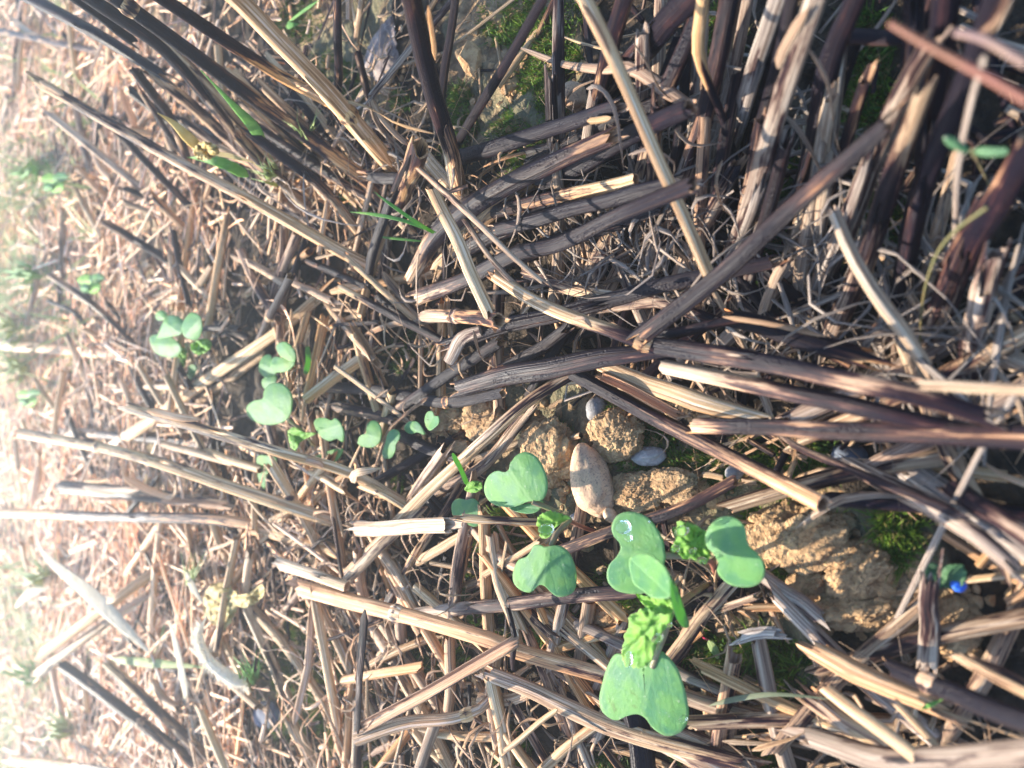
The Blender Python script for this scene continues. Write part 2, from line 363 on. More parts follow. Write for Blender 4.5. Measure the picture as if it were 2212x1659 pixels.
def topath(txt): return np.array([P(*[float(v) for v in p.split(',')]) for p in txt.split()])
LAST = [None]; COUNT = [0]
def straw(label, pts, w, c=(0, 0), tone=0.0, br=1.0, ends='oo', name='straw', cat='straw', group=None, asp=0.82, N=16, sharp=False, node=(), parent=None, ribbon=False, roll=0.0, twist=0.0, arc=None, taper=(0, 0), jag=0.9, mat=None, wave=1.0):
    """one straw or blade through photo points 'x,y,zmm ...'; w = width in photo pixels"""
    COUNT[0] += 1; sd = COUNT[0]*7+3
    if asp == 0.82: asp = np.random.RandomState(sd).uniform(.5, .85)
    c = [v if v <= .05 else min(1, v*1.08+.04) for v in c]
    q3 = topath(pts) if isinstance(pts, str) else np.asarray(pts)
    if isinstance(pts, str) and not ribbon:
        mx_, my_ = np.mean([[float(v) for v in p_.split(',')[:2]] for p_ in pts.split()], axis=0)
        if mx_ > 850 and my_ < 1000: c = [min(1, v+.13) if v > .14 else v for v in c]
    L = np.linalg.norm(np.diff(q3, axis=0), axis=1).sum()
    n = int(np.clip(L/0.0045, 8, 44))
    path = polyline(q3, n) if sharp else catmull(q3, n)
    dm = np.array([depth(p) for p in q3]); w = np.atleast_1d(np.asarray(w, float))
    rad = np.interp(np.linspace(0, 1, 12), np.linspace(0, 1, len(w)), w)*np.interp(np.linspace(0, 1, 12), np.linspace(0, 1, len(dm)), dm)/FPX/2
    r_ = np.random.RandomState(sd); m = len(path); amp = rad.mean()*0.10*wave
    for k in range(3): path[:, k] += amp*np.interp(np.arange(m), np.linspace(0, m-1, 5), r_.randn(5))
    if ribbon:
        V, F, S, C, mi = tube(path, rad, 8, asp if asp < 0.5 else 0.16, roll, twist, c, tone, br, 'cc', 0, 0.03, sd, None, taper if taper != (0, 0) else (0.12, 0.2))
        mats = mat or M_BLADE
    else:
        V, F, S, C, mi = tube(path, rad, N, asp, roll, twist, c, tone, br, ends, jag, 0.045, sd, arc, taper)
        mats = [mat or M_STRAW, M_INSIDE]
    o = mk(name, V, F, mats, parent, S, C, mi if not ribbon else None)
    if parent is None:
        tag(o, label, cat, group); LAST[0] = o
        if (name == 'straw_stalk' or r_.rand() < .5) and rad.mean() > 0.0019 and not ribbon and arc is None and 'mouth' not in (label or ''):
            k0, k1 = 0, max(6, int(m*r_.uniform(.3, .62))); fr = np.linspace(0, 1, m); cr = np.interp(fr, np.linspace(0, 1, 12), rad)
            V, F, S, C, mi = tube(path[k0:k1], cr[k0:k1]*np.linspace(1.16, 1.06, k1-k0), 12, asp, r_.uniform(0, 6.28), r_.uniform(-.5, .5), [np.interp(u, np.linspace(0, 1, len(c)), c)*.85 for u in (fr[0], fr[k1-1])], min(1, tone+.2), br*1.05, 'oo', 2.2, 0.05, sd+2, r_.uniform(2.6, 4.2))
            mk('sheath', V, F, [M_STRAW, M_INSIDE], o, S, C, mi)
        for tn in node:
            i = int(tn*(m-1)); i = min(max(i, 1), m-2); rr = np.interp(tn, np.linspace(0, 1, 12), rad)
            tt = path[i+1]-path[i-1]; tt /= np.linalg.norm(tt)
            pp = path[i]+tt[None, :]*np.linspace(-1.1, 1.1, 7)[:, None]*rr
            V, F, S, C, mi = tube(pp, rr*np.array([1.0, 1.07, 1.17, 1.2, 1.17, 1.06, 1.0])*1.02, 16, asp, roll, 0, (0.25, 0.55, 0.1), tone, br*1.05, 'cc', 0, 0.03, sd+1)
            mk('node', V, F, [M_STRAW], o, S, C)
    elif label: o['label'] = label
    return o
def sheath(pts, w, c=(0, 0), tone=0.1, br=1.15, name='sheath', **k): return straw(None, pts, w, c, tone, br, parent=LAST[0], ribbon=True, name=name, **k)
def ribbon(label, pts, w, c=(0, 0), tone=0.6, br=1.0, roll=0.5, twist=1.5, name='dry_strip', cat='dry leaf', **k):
    return straw(label, pts, w, c, tone, br, ribbon=True, roll=roll, twist=twist, name=name, cat=cat, **k)

def leaf(name, parent, outline, zmm, tilt=(0, 0), base=None, cup=0.0, crinkle=0.0, mat=None, thick=0.00022, conv=None, seed=0, rings=9):
    """a leaf from its outline in photo points; zmm height of its middle, tilt = mm of height per 100 photo px in x and y"""
    o = np.array(outline, float); c = o.mean(0); n = max(60, len(o)*5)
    oc = np.vstack([o, o[:1]]); p2 = catmull(np.c_[np.vstack([o[-2:], oc, o[1:3]]), np.zeros(len(o)+5)], (len(o)+4)*12)[:, :2]
    # keep one closed turn
    k0 = 24; k1 = k0+len(o)*12; p2 = p2[k0:k1]
    d = np.r_[0, np.cumsum(np.linalg.norm(np.diff(np.vstack([p2, p2[:1]]), axis=0), axis=1))]
    q2 = np.vstack([p2, p2[:1]]); t = np.linspace(0, d[-1], n, endpoint=False)
    ring = np.stack([np.interp(t, d, q2[:, k]) for k in range(2)], 1)
    if crinkle: tt_ = np.linspace(0, 2*np.pi, n, endpoint=False); ring = c+(ring-c)*(1+.05*np.abs(np.sin(tt_*6.5+seed))+.035*np.random.RandomState(seed).randn(n))[:, None]
    b = np.array(base if base is not None else ring[0], float); R = np.abs(ring-c).max()
    ax = c-b; ax /= max(np.linalg.norm(ax), 1e-6); px_ = np.array([-ax[1], ax[0]])
    r_ = np.random.RandomState(seed+5); pts = []; uv = []
    for i in range(rings+1):
        k = i/rings
        if i == 0: pts.append(c[None, :]); uv.append([[0, 0.5, 0]])
        else:
            g = c+(ring-c)*k; pts.append(g)
            uv.append(np.stack([(g-c)@px_/R, 0.5+(g-c)@ax/R/2, np.full(n, k)], 1))
    pts = np.vstack(pts); uv = np.vstack(uv)
    dx = (pts-c); z = zmm+dx[:, 0]*tilt[0]/100+dx[:, 1]*tilt[1]/100
    z = z+cup*((uv[:, 0]**2)*1.0+((uv[:, 1]-0.5)*2)**2*0.35)*1.0
    z = z-cup*0.10*np.exp(-(uv[:, 0]/0.16)**2)
    z = z+0.12*np.abs(cup)*fbm(pts[:, 0], pts[:, 1], R*0.6, 2, seed)
    if crinkle: z = z+crinkle*(fbm(pts[:, 0], pts[:, 1], R*0.55, 3, seed+2)*1.5)-crinkle*0.35*np.abs(np.sin(uv[:, 1]*19-np.abs(uv[:, 0])*9))*uv[:, 2]-crinkle*0.5*np.exp(-(uv[:, 0]/.1)**2)
    V = np.array([P(a[0], a[1], zz) for a, zz in zip(pts, z)])
    F = [(0, 1+j, 1+(j+1) % n) for j in range(n)]
    for i in range(1, rings):
        a = 1+(i-1)*n; e = 1+i*n
        for j in range(n): k = (j+1) % n; F.append((a+j, e+j, e+k, a+k))
    m = len(V); V2 = V-np.array([0, 0, thick])
    F2 = [tuple(x+m for x in f[::-1]) for f in F]; e = 1+(rings-1)*n
    F3 = [(e+j, e+j+m, e+(j+1) % n+m, e+(j+1) % n) for j in range(n)]
    # face upward
    a, b_, c_ = V[0], V[1], V[2]
    if np.cross(b_-a, c_-a)[2] < 0: F = [f[::-1] for f in F]; F2 = [f[::-1] for f in F2]; F3 = [f[::-1] for f in F3]
    return mk(name, np.vstack([V, V2]), F+F2+F3, mat or M_COT, parent, np.vstack([uv, uv]))

def stem(name, parent, pts, w, mat=None, label=None, cat=None):
    q3 = topath(pts); path = catmull(q3, 20); dm = np.mean([depth(p) for p in q3]); w = np.atleast_1d(np.asarray(w, float))
    V, F, S, C, mi = tube(path, w*dm/FPX/2, 10, 1, 0, 0, (0, 0), 0, 1, 'cc', 0, 0.02, len(pts))
    o = mk(name, V, F, mat or M_STEM, parent, S, C)
    if label: tag(o, label, cat)
    return o

_ico = {}
def ico(sub):
    if sub not in _ico:
        bm = bmesh.new(); bmesh.ops.create_icosphere(bm, subdivisions=sub, radius=1)
        bm.verts.ensure_lookup_table(); _ico[sub] = (np.array([v.co[:] for v in bm.verts]), [tuple(v.index for v in f.verts) for f in bm.faces]); bm.free()
    return _ico[sub]
def blob(name, label, cat, x, y, w, h, ang, zmm, up, mat, rough=0.12, sub=4, fine=0.0, seed=0, parent=None, group=None, squash=1.0, dents=0.0, taper=0.0):
    """a stone, clod or drop: w x h photo px turned by ang degrees, 'up' mm half-height, middle at zmm"""
    c = P(x, y, zmm); a = math.radians(ang); ca, sa = math.cos(a), math.sin(a)
    e1 = P(x+ca*w/2, y+sa*w/2, zmm)-c; e2 = P(x-sa*h/2, y+ca*h/2, zmm)-c; e3 = np.array([0, 0, up*1e-3])
    V, F = ico(sub); V = V.copy()
    d = 1+rough*noise3(V, 0.9, 3, seed)*2
    if fine: d = d+fine*noise3(V, 0.16, 3, seed+40)*2+fine*0.6*noise3(V, 0.05, 2, seed+80)*2
    if dents: d = d-dents*np.maximum(0, noise3(V, 0.45, 2, seed+99)-0.08)*3
    V = V*d[:, None]; V[:, 0] *= 1+taper*V[:, 1]; W3 = c+V[:, :1]*e1+V[:, 1:2]*e2+V[:, 2:3]*e3
    fl = np.linalg.det(np.stack([e1, e2, e3])) < 0
    o = mk(name, W3, [f[::-1] for f in F] if fl else list(F), mat, parent)
    if parent is None: tag(o, label, cat, group)
    return o

# ------------------------------------------------------------------ ground
SOILPOLY = [[(930,840),(1240,830),(1500,960),(1640,1010),(2000,1110),(2080,1300),(1900,1380),(1640,1250),(1420,1130),(1180,1130),(1000,1010)], [(960,0),(1270,0),(1260,300),(1000,330)], [(640,0),(880,0),(870,260),(760,290),(640,150)], [(1480,1350),(1780,1330),(1780,1480),(1500,1480)], [(540,1290),(610,1290),(700,1580),(540,1580)], [(1800,80),(1900,80),(1860,330),(1800,330)]]
KEEP = [(1277, 1033, 78), (1860, 1250, 105), (1718, 1158, 100), (1186, 968, 62), (1330, 938, 52), (1376, 1062, 50), (1240, 212, 44), (1290, 885, 36), (1402, 985, 40), (576, 1543, 52), (470, 1305, 44), (585, 875, 52), (800, 940, 36), (850, 955, 30), (905, 915, 38), (600, 780, 50), (380, 730, 62), (712, 930, 38), (650, 945, 26), (1000, 1060, 50), (1655, 1405, 50), (1350, 1312, 34), (1100, 1150, 30), (1540, 1400, 40), (2040, 1260, 95), (1940, 1330, 70)]
def clear(px, py):
    r = np.ones(len(px), bool)
    for x, y, q_ in KEEP: r &= np.hypot(px-x, py-y) > q_
    return r
def inside(px, py):
    r = np.zeros(len(px), bool)
    for poly in SOILPOLY:
        c_ = np.zeros(len(px), bool); m = len(poly)
        for i in range(m):
            x1, y1 = poly[i]; x2, y2 = poly[(i+1) % m]
            cond = ((y1 > py) != (y2 > py)) & (px < (x2-x1)*(py-y1)/((y2-y1) if y2 != y1 else 1e-9)+x1); c_ ^= cond
        r |= c_
    return r
def axis(lo, hi, step, far, g):
    a = list(np.arange(lo, hi+1e-9, step)); s = step; v = a[-1]
    while v < far: s *= g; v += s; a.append(v)
    s = step; v = a[0]; b = []
    while v > -far: s *= g; v -= s; b.append(v)
    return np.array(b[::-1]+a)
gx = axis(-0.20, 0.20, 0.0012, 8, 1.035); gy = axis(-0.02, 0.36, 0.0012, 8, 1.03)
X, Y = np.meshgrid(gx, gy); fade = np.clip(1.6-np.hypot(X, Y)/2.5, 0, 1)
Z = soil(X, Y)*fade + 0.0014*fbm(X, Y, 0.005, 2, 21)*np.clip(1.5-np.hypot(X, Y)/0.5, 0, 1)
nx, ny = len(gx), len(gy); idx = np.arange(nx*ny).reshape(ny, nx)
GF = np.stack([idx[:-1, :-1], idx[:-1, 1:], idx[1:, 1:], idx[1:, :-1]], -1).reshape(-1, 4)
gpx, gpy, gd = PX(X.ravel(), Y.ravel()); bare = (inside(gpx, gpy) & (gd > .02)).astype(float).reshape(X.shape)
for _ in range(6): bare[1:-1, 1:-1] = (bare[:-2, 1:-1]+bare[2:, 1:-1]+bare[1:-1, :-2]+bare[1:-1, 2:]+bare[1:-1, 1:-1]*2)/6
bare = np.maximum(bare, np.clip((Y-.35)/.2, 0, .8))  # far ground takes the lighter soil colour too, for the glare there
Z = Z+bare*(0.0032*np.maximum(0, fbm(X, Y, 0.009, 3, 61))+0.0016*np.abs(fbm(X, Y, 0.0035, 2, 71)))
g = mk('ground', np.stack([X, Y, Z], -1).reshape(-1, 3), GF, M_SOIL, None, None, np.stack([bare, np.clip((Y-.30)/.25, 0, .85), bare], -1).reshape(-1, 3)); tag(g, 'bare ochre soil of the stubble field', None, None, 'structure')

# ------------------------------------------------------------------ standing stubble, far upper clump
ST = dict(name='straw_stalk', cat='straw stalk')
straw('blue-black stalk slanting up to a pale snapped node, outermost of the tall clump', '345,160,60 205,70,78 55,-10,94', (22, 28), (.75, .95, 1), .2, ends='oo', **ST)
straw('dark stalk with a small pale broken end beside the blue-black one', '283,84,82 158,-6,104', 21, (.8, .85, .7), .2, **ST)
straw('slate-black stalk fading to brown down into the tall clump', '600,402,6 367,120,70 196,-6,100', (20, 30), (.35, .5, .9, .95), .2, **ST)
straw('long nearly black stalk with a dark knob near its upper end', '817,408,4 594,246,38 250,-6,100', (30, 31, 32), (.3, .45, .6, .85, .95), 0, node=(.97,), **ST)
straw('brown stalk with a tan lower half running alongside the golden one', '845,362,6 753,250,26 594,157,50 346,-6,98', (20, 24, 29), (.0, .05, .3, .62, .7), 0, 1.1, **ST)
straw('thick bright golden stalk with a leafy joint', '866,385,4 753,250,36 540,22,86 476,-40,98', (34, 38, 42, 44), (0, .02, 0), 0, 1.25, node=(.36,), **ST)
sheath('700,190,47 790,290,27 850,360,16', 26, (0, .02), 0, 1.35, roll=.3)
sheath('640,130,61 676,178,52 640,190,55', 3.5, (0, 0), .2, 1.3, name='fibre')
straw('long thin brown stalk with a peeled white end reaching out over the far litter', '800,575,4 747,548,12 533,427,38 367,337,58 84,178,92', (26, 24, 23, 22), (0, .12, .3, .5, .45), 0, 1.1, **ST)
sheath('86,176,93 110,190,90 138,205,87', 15, (0, 0), .2, 1.3, name='peel')
straw('charred stalk with a hollow open top leaning over the yellow leaf', '407,350,20 367,253,44 294,155,70', (18, 20), (.45, .6, .8), .1, **ST)
straw('narrow dark stalk beside the yellow leaf', '402,345,14 310,207,46', 13, (.7, .5), .2, **ST)
straw('brown stalk behind the wide green grass blade', '600,405,5 483,290,28 335,158,60', 25, (.3, .45, .35), .15, **ST)
straw('tan and brown striped stalk just under the black knobbed one', '620,372,8 490,235,40 368,104,64', 25, (.1, .3, .4), .1, 1.1, **ST)
straw('dark shaded stalk low in the tall clump', '612,438,4 470,330,20 395,262,32', 20, (.7, .8), .2, **ST)
straw('red-brown stalk low in the clump with a tan streak', '690,470,4 610,392,14 520,300,34', 24, (.35, .55, .4), .1, **ST)
straw('dark brown stalk with a tan underside ending under the thin grass', '770,497,4 683,393,20 540,290,44', (22, 21), (.2, .6, .65), 0, **ST)
straw('grey-brown stalk with a blackened underside standing in the far litter', '336,432,6 117,253,46', (17, 19), (.35, .1), .5, 1.1, **ST)
straw('dark open-topped stalk crossing under the long brown one', '432,470,5 258,290,44', 16, (.75, .7, .5), .1, **ST)
straw('pale tan stub in the far litter below the grey-brown stalk', '245,442,5 172,368,22', 14, (0, .05), .2, 1.1, **ST)
straw('dark stalk leaning in the far litter with a frayed pale top', '385,577,5 233,483,34', 18, (.7, .75, .5), .2, **ST)
straw('thin white straw strip lying upright among dark stalks', '260,190,30 285,255,22 308,322,8', 17, (0, 0), .3, 1.5, ribbon=True, roll=.4, taper=(.05, .1))
# far edge of the field
straw('pinkish tan pair-width straw lying at the hazy far edge', '-6,742,20 150,757,14 295,768,8', 24, (.05, .15, .25), .3, 1.1)
straw('orange tan straw pointing away at the far edge', '36,655,10 182,585,8', 14, (.05, .1), 0, 1.1)
straw('dark brown stalk leaning at the far edge', '302,755,4 215,670,24 110,596,40', (13, 15), (.55, .6, .4), .3, **ST)
straw('short sooty forked twig at the far edge, lower branch', '200,728,4 167,680,14 106,650,22', 10, (1, 1), 0, **ST)
straw('short sooty twig standing just beside the leafy far seedling', '199,660,4 170,605,20', 11, (1, 1), 0, **ST)
straw('pale straw end-on to a tan one, behind the far leafy cluster', '494,685,5 400,588,16', 14, (.02, .1), .1, 1.2)
straw('upright pale tan straw piece above the far leafy cluster', '378,648,4 369,553,10', 14, (.05, .02), .2, 1.2)
straw('short golden straw lying above the far leafy cluster', '338,662,5 430,622,9', 15, (.05, .1), 0, 1.1)
straw('very thin pale straw crossing the top of the far litter', '-6,118,14 90,128,11 176,142,6', 10, (.02, .1), .2, 1.2)
straw('faint brown straw crossing the far litter near the blue-black stalk', '-6,66,30 120,92,22 290,132,8', 14, (.5, .4), .3)
straw('pale pink straw in the far litter with a dark tip', '36,52,24 110,98,16 176,136,8', 13, (.02, .05), .3, 1.2)
# ------------------------------------------------------------------ far middle: two long brown stalks reaching out
straw('brown stalk with a bright white peeled strip at its broken outer end', '876,1090,5 760,1026,18 593,975,42 290,882,66', (20, 22, 23, 23), (.1, .25, .35, .4), 0, 1.05, **ST)
sheath('318,886,66 380,900,61 434,906,56', 17, (0, 0), .3, 1.7, name='peel', roll=.2)
sheath('640,988,36 690,1000,30 700,1012,27', 13, (0, 0), .2, 1.4, name='peel')
straw('long orange-brown stalk with a knuckle near its outer end', '718,1126,6 593,1084,22 283,983,54 46,935,76', (27, 25, 23, 22), (.05, .12, .3, .3, .25), 0, 1.1, node=(.66,), jag=1.0, **ST)
straw('long golden straw lying from the purple stem out to the far litter', '690,638,6 600,716,10 440,826,14 336,902,16 245,964,14', (24, 26, 26, 25), (.05, .1, .02, .12), 0, 1.15)
straw('second golden straw tucked under the first, with a darker shaded length', '560,770,5 440,862,6 330,925,8 207,935,8', 20, (.1, .12, .05, .05), 0, 1.0)
straw('grey straw with a sooty black middle lying below the white-peeled stalk', '126,932,16 290,944,12 437,960,7 516,968,5', (18, 20, 22, 18), (.1, .3, .95, .9, .05), .4)
straw('thick charred stalk wrapped in pale torn sheath', '486,1088,6 300,1068,22 140,1054,38', (24, 28, 28), (.2, .6, .8, .55), .2, **ST)
sheath('270,1030,30 330,1062,24 375,1072,20 378,1040,20', 22, (0, 0), .3, 1.6, roll=.4, twist=.8)
sheath('180,1052,36 240,1060,30 300,1058,26', 16, (0, .1), .4, 1.5)
straw('long level straw, tan at its outer half and sooty toward the leafy middle', '600,1142,6 467,1121,18 260,1117,34 -8,1109,56', (25, 24, 23, 22), (.2, .85, .75, .1, .2), .05, 1.15)
straw('bright tan straw carrying on from the sooty one', '540,1138,8 660,1172,8 775,1205,5', 26, (.1, .05, .35), 0, 1.2)
straw('dark red thin stem rising beside the far leafy seedling', '447,765,4 497,686,22', 10, (.6, .6), 0, name='dead_twig', cat='dead twig')
straw('purple-brown stem turning blue-black at its upper end', '537,778,4 575,700,16 627,600,36', (14, 16, 19), (.55, .7, .95), .1, node=(.5,), name='dead_twig', cat='dead twig')
straw('white bleached straw sliver standing beside the charred stalk', '70,1095,12 80,1008,26', 15, (0, 0), .4, 1.6, ribbon=True)
# ------------------------------------------------------------------ bright lower far corner
straw('tan stalk with a ragged outer end, upper of the crossed bright pair', '386,1198,6 250,1296,30 100,1405,44', (22, 24, 26), (.05, .12, .05), .05, 1.2, jag=1.2, **ST)
straw('dull tan stalk parallel to the ragged one, lower of the crossed pair', '372,1250,6 230,1345,28 86,1452,42', (18, 21, 24), (.1, .2, .15), .2, 1.05, **ST)
straw('pale straw rod leaning behind the ragged pair', '342,1138,16 233,1302,6', 17, (0, .02), .1, 1.35)
straw('thin purple-brown straw crossing under the bright tan rods', '398,1205,5 310,1380,10 212,1590,8', 14, (.3, .5, .3), .1)
straw('bright tan straw rod with three shadowed bands', '444,1325,6 370,1440,10 295,1545,10 245,1624,8', 22, (.02, .15, .02, .4), 0, 1.3)
straw('tan upright straw below the white downy leaf', '475,1344,5 458,1420,7 440,1502,5', 18, (.02, .12, .1), .1, 1.2)
straw('charred stalk with a cream node near the bottom of the bright corner', '470,1680,4 333,1579,22 138,1438,42', (22, 24, 24), (.5, .75, .6), .1, node=(.42,), jag=1.0, **ST)
straw('brown stalk with a pale fluffy tip beside the cream-noded one', '480,1672,4 367,1556,20 231,1434,36', (20, 20, 21), (.35, .6, .5, .2), 0, **ST)
straw('tan stalk end poking in along the lower border of the bright corner', '240,1668,20 28,1640,40', 21, (.5, .1), .1, 1.15, **ST)
straw('tan stub with an open end beside the yellow crumpled leaf', '546,1204,6 494,1267,16', 19, (.05, .1), 0, 1.1)
straw('pale mauve straw with a sooty foot beside the yellow crumpled leaf', '538,1205,18 531,1270,12 524,1342,6', 19, (.0, .1, .9), .35, 1.2)
straw('pinkish brown straw slanting into the bright corner', '387,1132,14 440,1195,8 492,1256,5', 17, (.2, .3), .3, 1.1)
straw('tan straw with two dark bands slanting beside the pinkish one', '463,1138,12 507,1242,6', 18, (.05, .25, .05, .3), 0, 1.15)
straw('greyish rod with a sooty open foot in the bright corner', '140,1552,12 287,1358,8', 15, (.5, .1, .05), .4, 1.05)
straw('bent grey-blue stub standing on the bottom border by the slate stone', '545,1594,22 552,1625,12 568,1670,4', 16, (.3, .4), .3)
straw('pale shadowed straw under the brown pair in the bright corner', '366,1525,4 520,1560,4', 16, (.1, .3), .2, 1.0)
# ------------------------------------------------------------------ middle of the picture
straw('slender speckled brown straw with a split tan tip in the middle litter', '738,622,16 840,676,12 985,754,8', (15, 18, 18), (.05, .5, .65, .5), 0)
straw('slim tan straw slanting above the speckled brown one', '752,558,14 893,688,8', 14, (.05, .1), .1, 1.1)
straw('short pale grey straw with a split end beside the blue-black stem', '634,612,22 713,648,16', (14, 18), (.1, .05), .5, 1.15)
straw('bright tan straw folded to a sharp point near the small seedlings', '790,768,8 664,862,14 700,690,6', (24, 22, 20), (.02, .1, .1), 0, 1.15, sharp=True)
straw('tan and brown flake-like straw standing over the dark gap', '766,708,16 793,752,14 834,840,8', 19, (.1, .3, .25), .1, ends='oo', arc=4.2, roll=1.5)
straw('thin dark red twig lying across the dark gap', '726,702,9 818,696,9', 9, (.7, .75), 0, name='twig', cat='twig')
straw('narrow pale straw strip between the red twig and the speckled straw', '786,724,8 850,700,9 938,697,8', 13, (.05, .0), .4, 1.15, ribbon=True)
straw('charred straw with a pale snapped collar and an open end', '707,836,7 823,846,8 965,868,10 1082,850,20', (22, 24, 24, 22), (.4, .7, .85, .8), .1, node=(.68,))
straw('purple-brown straw ending open above the paired seedling', '702,872,6 850,907,7', 25, (.5, .55), .1)
straw('short charred straw with an open end next to the pair of seedling leaves', '862,942,8 978,988,8', 26, (.6, .65), 0)
straw('thin dry fibre arching past the small round-leaved seedling', '918,863,12 870,900,12 838,932,12 812,1012,10', 8, (.3, .2), .2, name='dry_fibre', cat='dry fibre')
straw('speckled sooty straw running up to the bundle from the small pair', '855,888,8 973,806,10 1075,740,12', (22, 25, 25), (.5, .75, .6), .2)
straw('club-shaped pale grey stub on top of the sooty straw', '968,782,16 1000,730,18 1038,712,18', (26, 30, 22), (.1, .1, .2), .75, 1.05, ends='cc')
ribbon('grey curl of dry leaf hanging off the club-shaped stub', '1023,714,24 1040,773,18 1074,798,14', 11, (.1, .1), .8, 1.2)
straw('short pale hollow straw with a round orange opening under the bundle', '926,680,10 1000,684,24 1074,691,38', (27, 30, 33), (.1, .3, .35), .25, 1.05, node=(.45,))
straw('long tan and mauve straw from the clods down to the white litter', '1235,812,8 1140,870,13 1010,983,16 880,1106,14 748,1246,10', (24, 27, 28, 28, 27), (.6, .1, .08, .2, .4), .2, 1.1)
straw('shadowed mauve straw behind the long tan one', '1136,896,6 1040,1010,6 893,1085,5', 26, (.25, .3), .4, 1.0)
straw('pinkish straw standing in the gap below the small seedlings', '950,988,10 893,1082,6', 27, (.15, .2), .3, 1.05)
straw('knuckled tan straw running down from the pointed pale leaf', '590,1010,26 640,1090,16 686,1190,8 700,1285,5', (27, 22, 20, 20), (.05, .1, .1), .2, 1.2, node=(.3,))
straw('short orange straw under the end of the white-peeled stalk', '678,1020,12 742,1055,10', 21, (.1, .12), 0, 1.2)
straw('orange straw with a bored hole next to the white torn flake', '786,1050,14 830,1068,13 878,1094,8', 18, (.02, .12), 0, 1.2, node=(.5,))
ribbon('white torn flake wrapped over the end of the brown stalk', '758,1040,18 775,1020,24 823,1014,20', (22, 18), (0, 0), .3, 1.6, roll=.2, twist=.4, name='dry_flake', cat='dry flake')
straw('pale lilac hollow straw lying level with an orange broken end', '773,1143,14 957,1136,36', (32, 33), (.0, .08, .02), .55, 1.25, jag=.9)
straw('straw with a frosty white tip lying under the heart-shaped leaf', '1006,1120,20 1080,1124,16 1166,1129,10', 19, (.05, .45, .3), 0, 1.1)
straw('long pale straw with mauve bands and a thin ring joint', '652,1272,18 840,1322,20 1067,1384,18 1110,1404,16 1300,1462,8', (34, 36, 37, 36, 34), (.02, .2, .02, .22, .3), .25, 1.25, node=(.45,))
straw('pale straw piece with a split end on top of the banded straw', '612,1219,24 747,1264,22', (26, 24), (.05, .12, .02), .25, 1.3, jag=.3)
straw('grey-purple straw lying level beneath the largest seedling', '912,1322,10 1134,1300,13 1363,1275,13', (26, 32, 34), (.2, .5, .65, .55), .55, 1.05)
straw('orange-brown wet straw slanting under the lilac hollow piece', '838,1306,6 903,1190,9 962,1104,8 1010,1020,5', (26, 22, 19), (.7, .35, .45), 0, 1.1)
straw('amber wet straw crossing beside the notched seedling leaf', '980,1294,8 1018,1138,10', 24, (.12, .3, .2), 0, 1.05)
straw('brown and mauve straw running under the two big seedlings to the soil', '1012,1266,6 1107,1232,9 1320,1150,12 1473,1100,14 1577,1047,14', (26, 27, 28, 27, 27), (.4, .3, .45, .55, .5), .25, 1.0)
straw('slim pale straw lying parallel above the brown and mauve one', '1048,1240,12 1134,1190,13 1165,1172,13', 15, (.02, .02), .1, 1.25)
straw('cream straw crossing over the gap below the lilac piece', '905,1215,8 1008,1150,11', 20, (.0, .05), .25, 1.2)
straw('spotted tan straw standing in the gap below the lilac piece', '815,1195,8 850,1285,5', 20, (.1, .3, .2), 0, 1.15)
straw('mauve straw ending at the white splinter tip', '752,1252,18 800,1200,18 905,1100,13', (22, 25, 24), (.35, .35, .3), .3, 1.05)
# bent split straw in the lower middle
b_ = straw('big straw snapped into a sharp fold with a black-spotted blue leg', '1062,1508,12 1030,1536,15 973,1553,20 873,1563,26 772,1594,32', (22, 26, 28, 30, 30), (.3, .15, .05, .1, .1), 0, 1.2, ends='oc', node=(.2,), name='folded_straw', cat='folded straw')
straw(None, '775,1576,34 930,1492,38 1107,1391,40', (32, 32, 34), (.45, .5, .6, .3), .35, 1.05, parent=b_, name='split_half', arc=3.6, roll=1.75, jag=.5)
straw(None, '773,1588,33 778,1460,46 787,1318,58', (10, 15, 18), (.62, .55, .75), .9, .95, parent=b_, name='standing_leg', ribbon=True, asp=.22, roll=.35, taper=(.02, .03))
# lower middle litter
straw('pale tan straw slanting past the folded straw point', '684,1290,10 760,1450,8 866,1660,4', (22, 24, 26), (.15, .05, .1), .15, 1.2)
straw('two-tone straw, tan with a sooty length, slanting under the folded straw', '798,1350,6 893,1500,6 978,1665,5', (26, 28, 30), (.05, .5, .05, .1), .1, 1.15)
straw('mauve straw slanting beside the two-tone one', '825,1345,5 920,1480,6 1000,1600,4', 24, (.4, .3, .4), .35, 1.0)
straw('brown-purple straw slanting at the edge of the mossy gap', '540,1318,12 633,1534,5', 23, (.35, .3, .2), .2, 1.05)
straw('orange-brown straw crossing the mossy gap', '556,1326,10 640,1426,8 742,1582,4', 19, (.3, .2, .35), 0, 1.1)
straw('tan straw leaving the picture below the mossy gap', '628,1560,9 684,1665,5', 25, (.2, .1), .1, 1.15)
straw('cream straw leaving the picture beside the folded straw', '725,1568,7 752,1665,4', 23, (.05, .1), .2, 1.2)
straw('pale kinked strip hanging beside the mossy gap', '677,1292,16 665,1440,14 636,1566,10', 17, (.0, .03), .25, 1.3, sharp=True, ribbon=True, taper=(.03, .03))
straw('pale straight strip hanging beside the kinked one', '682,1305,18 706,1430,16 731,1568,10', 20, (.0, .05), .15, 1.2)
straw('slim tan straw between the folded straw and the bottom border', '896,1588,8 902,1668,5', 16, (.02, .05), .1, 1.3)
straw('wide tan straw going out at the bottom below the fold', '905,1584,8 978,1668,5', 29, (.03, .2), .05, 1.2)
straw('wide tan upright straw standing at the bottom border', '1062,1486,14 1085,1570,10 1102,1668,6', (28, 31, 32), (.03, .1, .12), .15, 1.2)
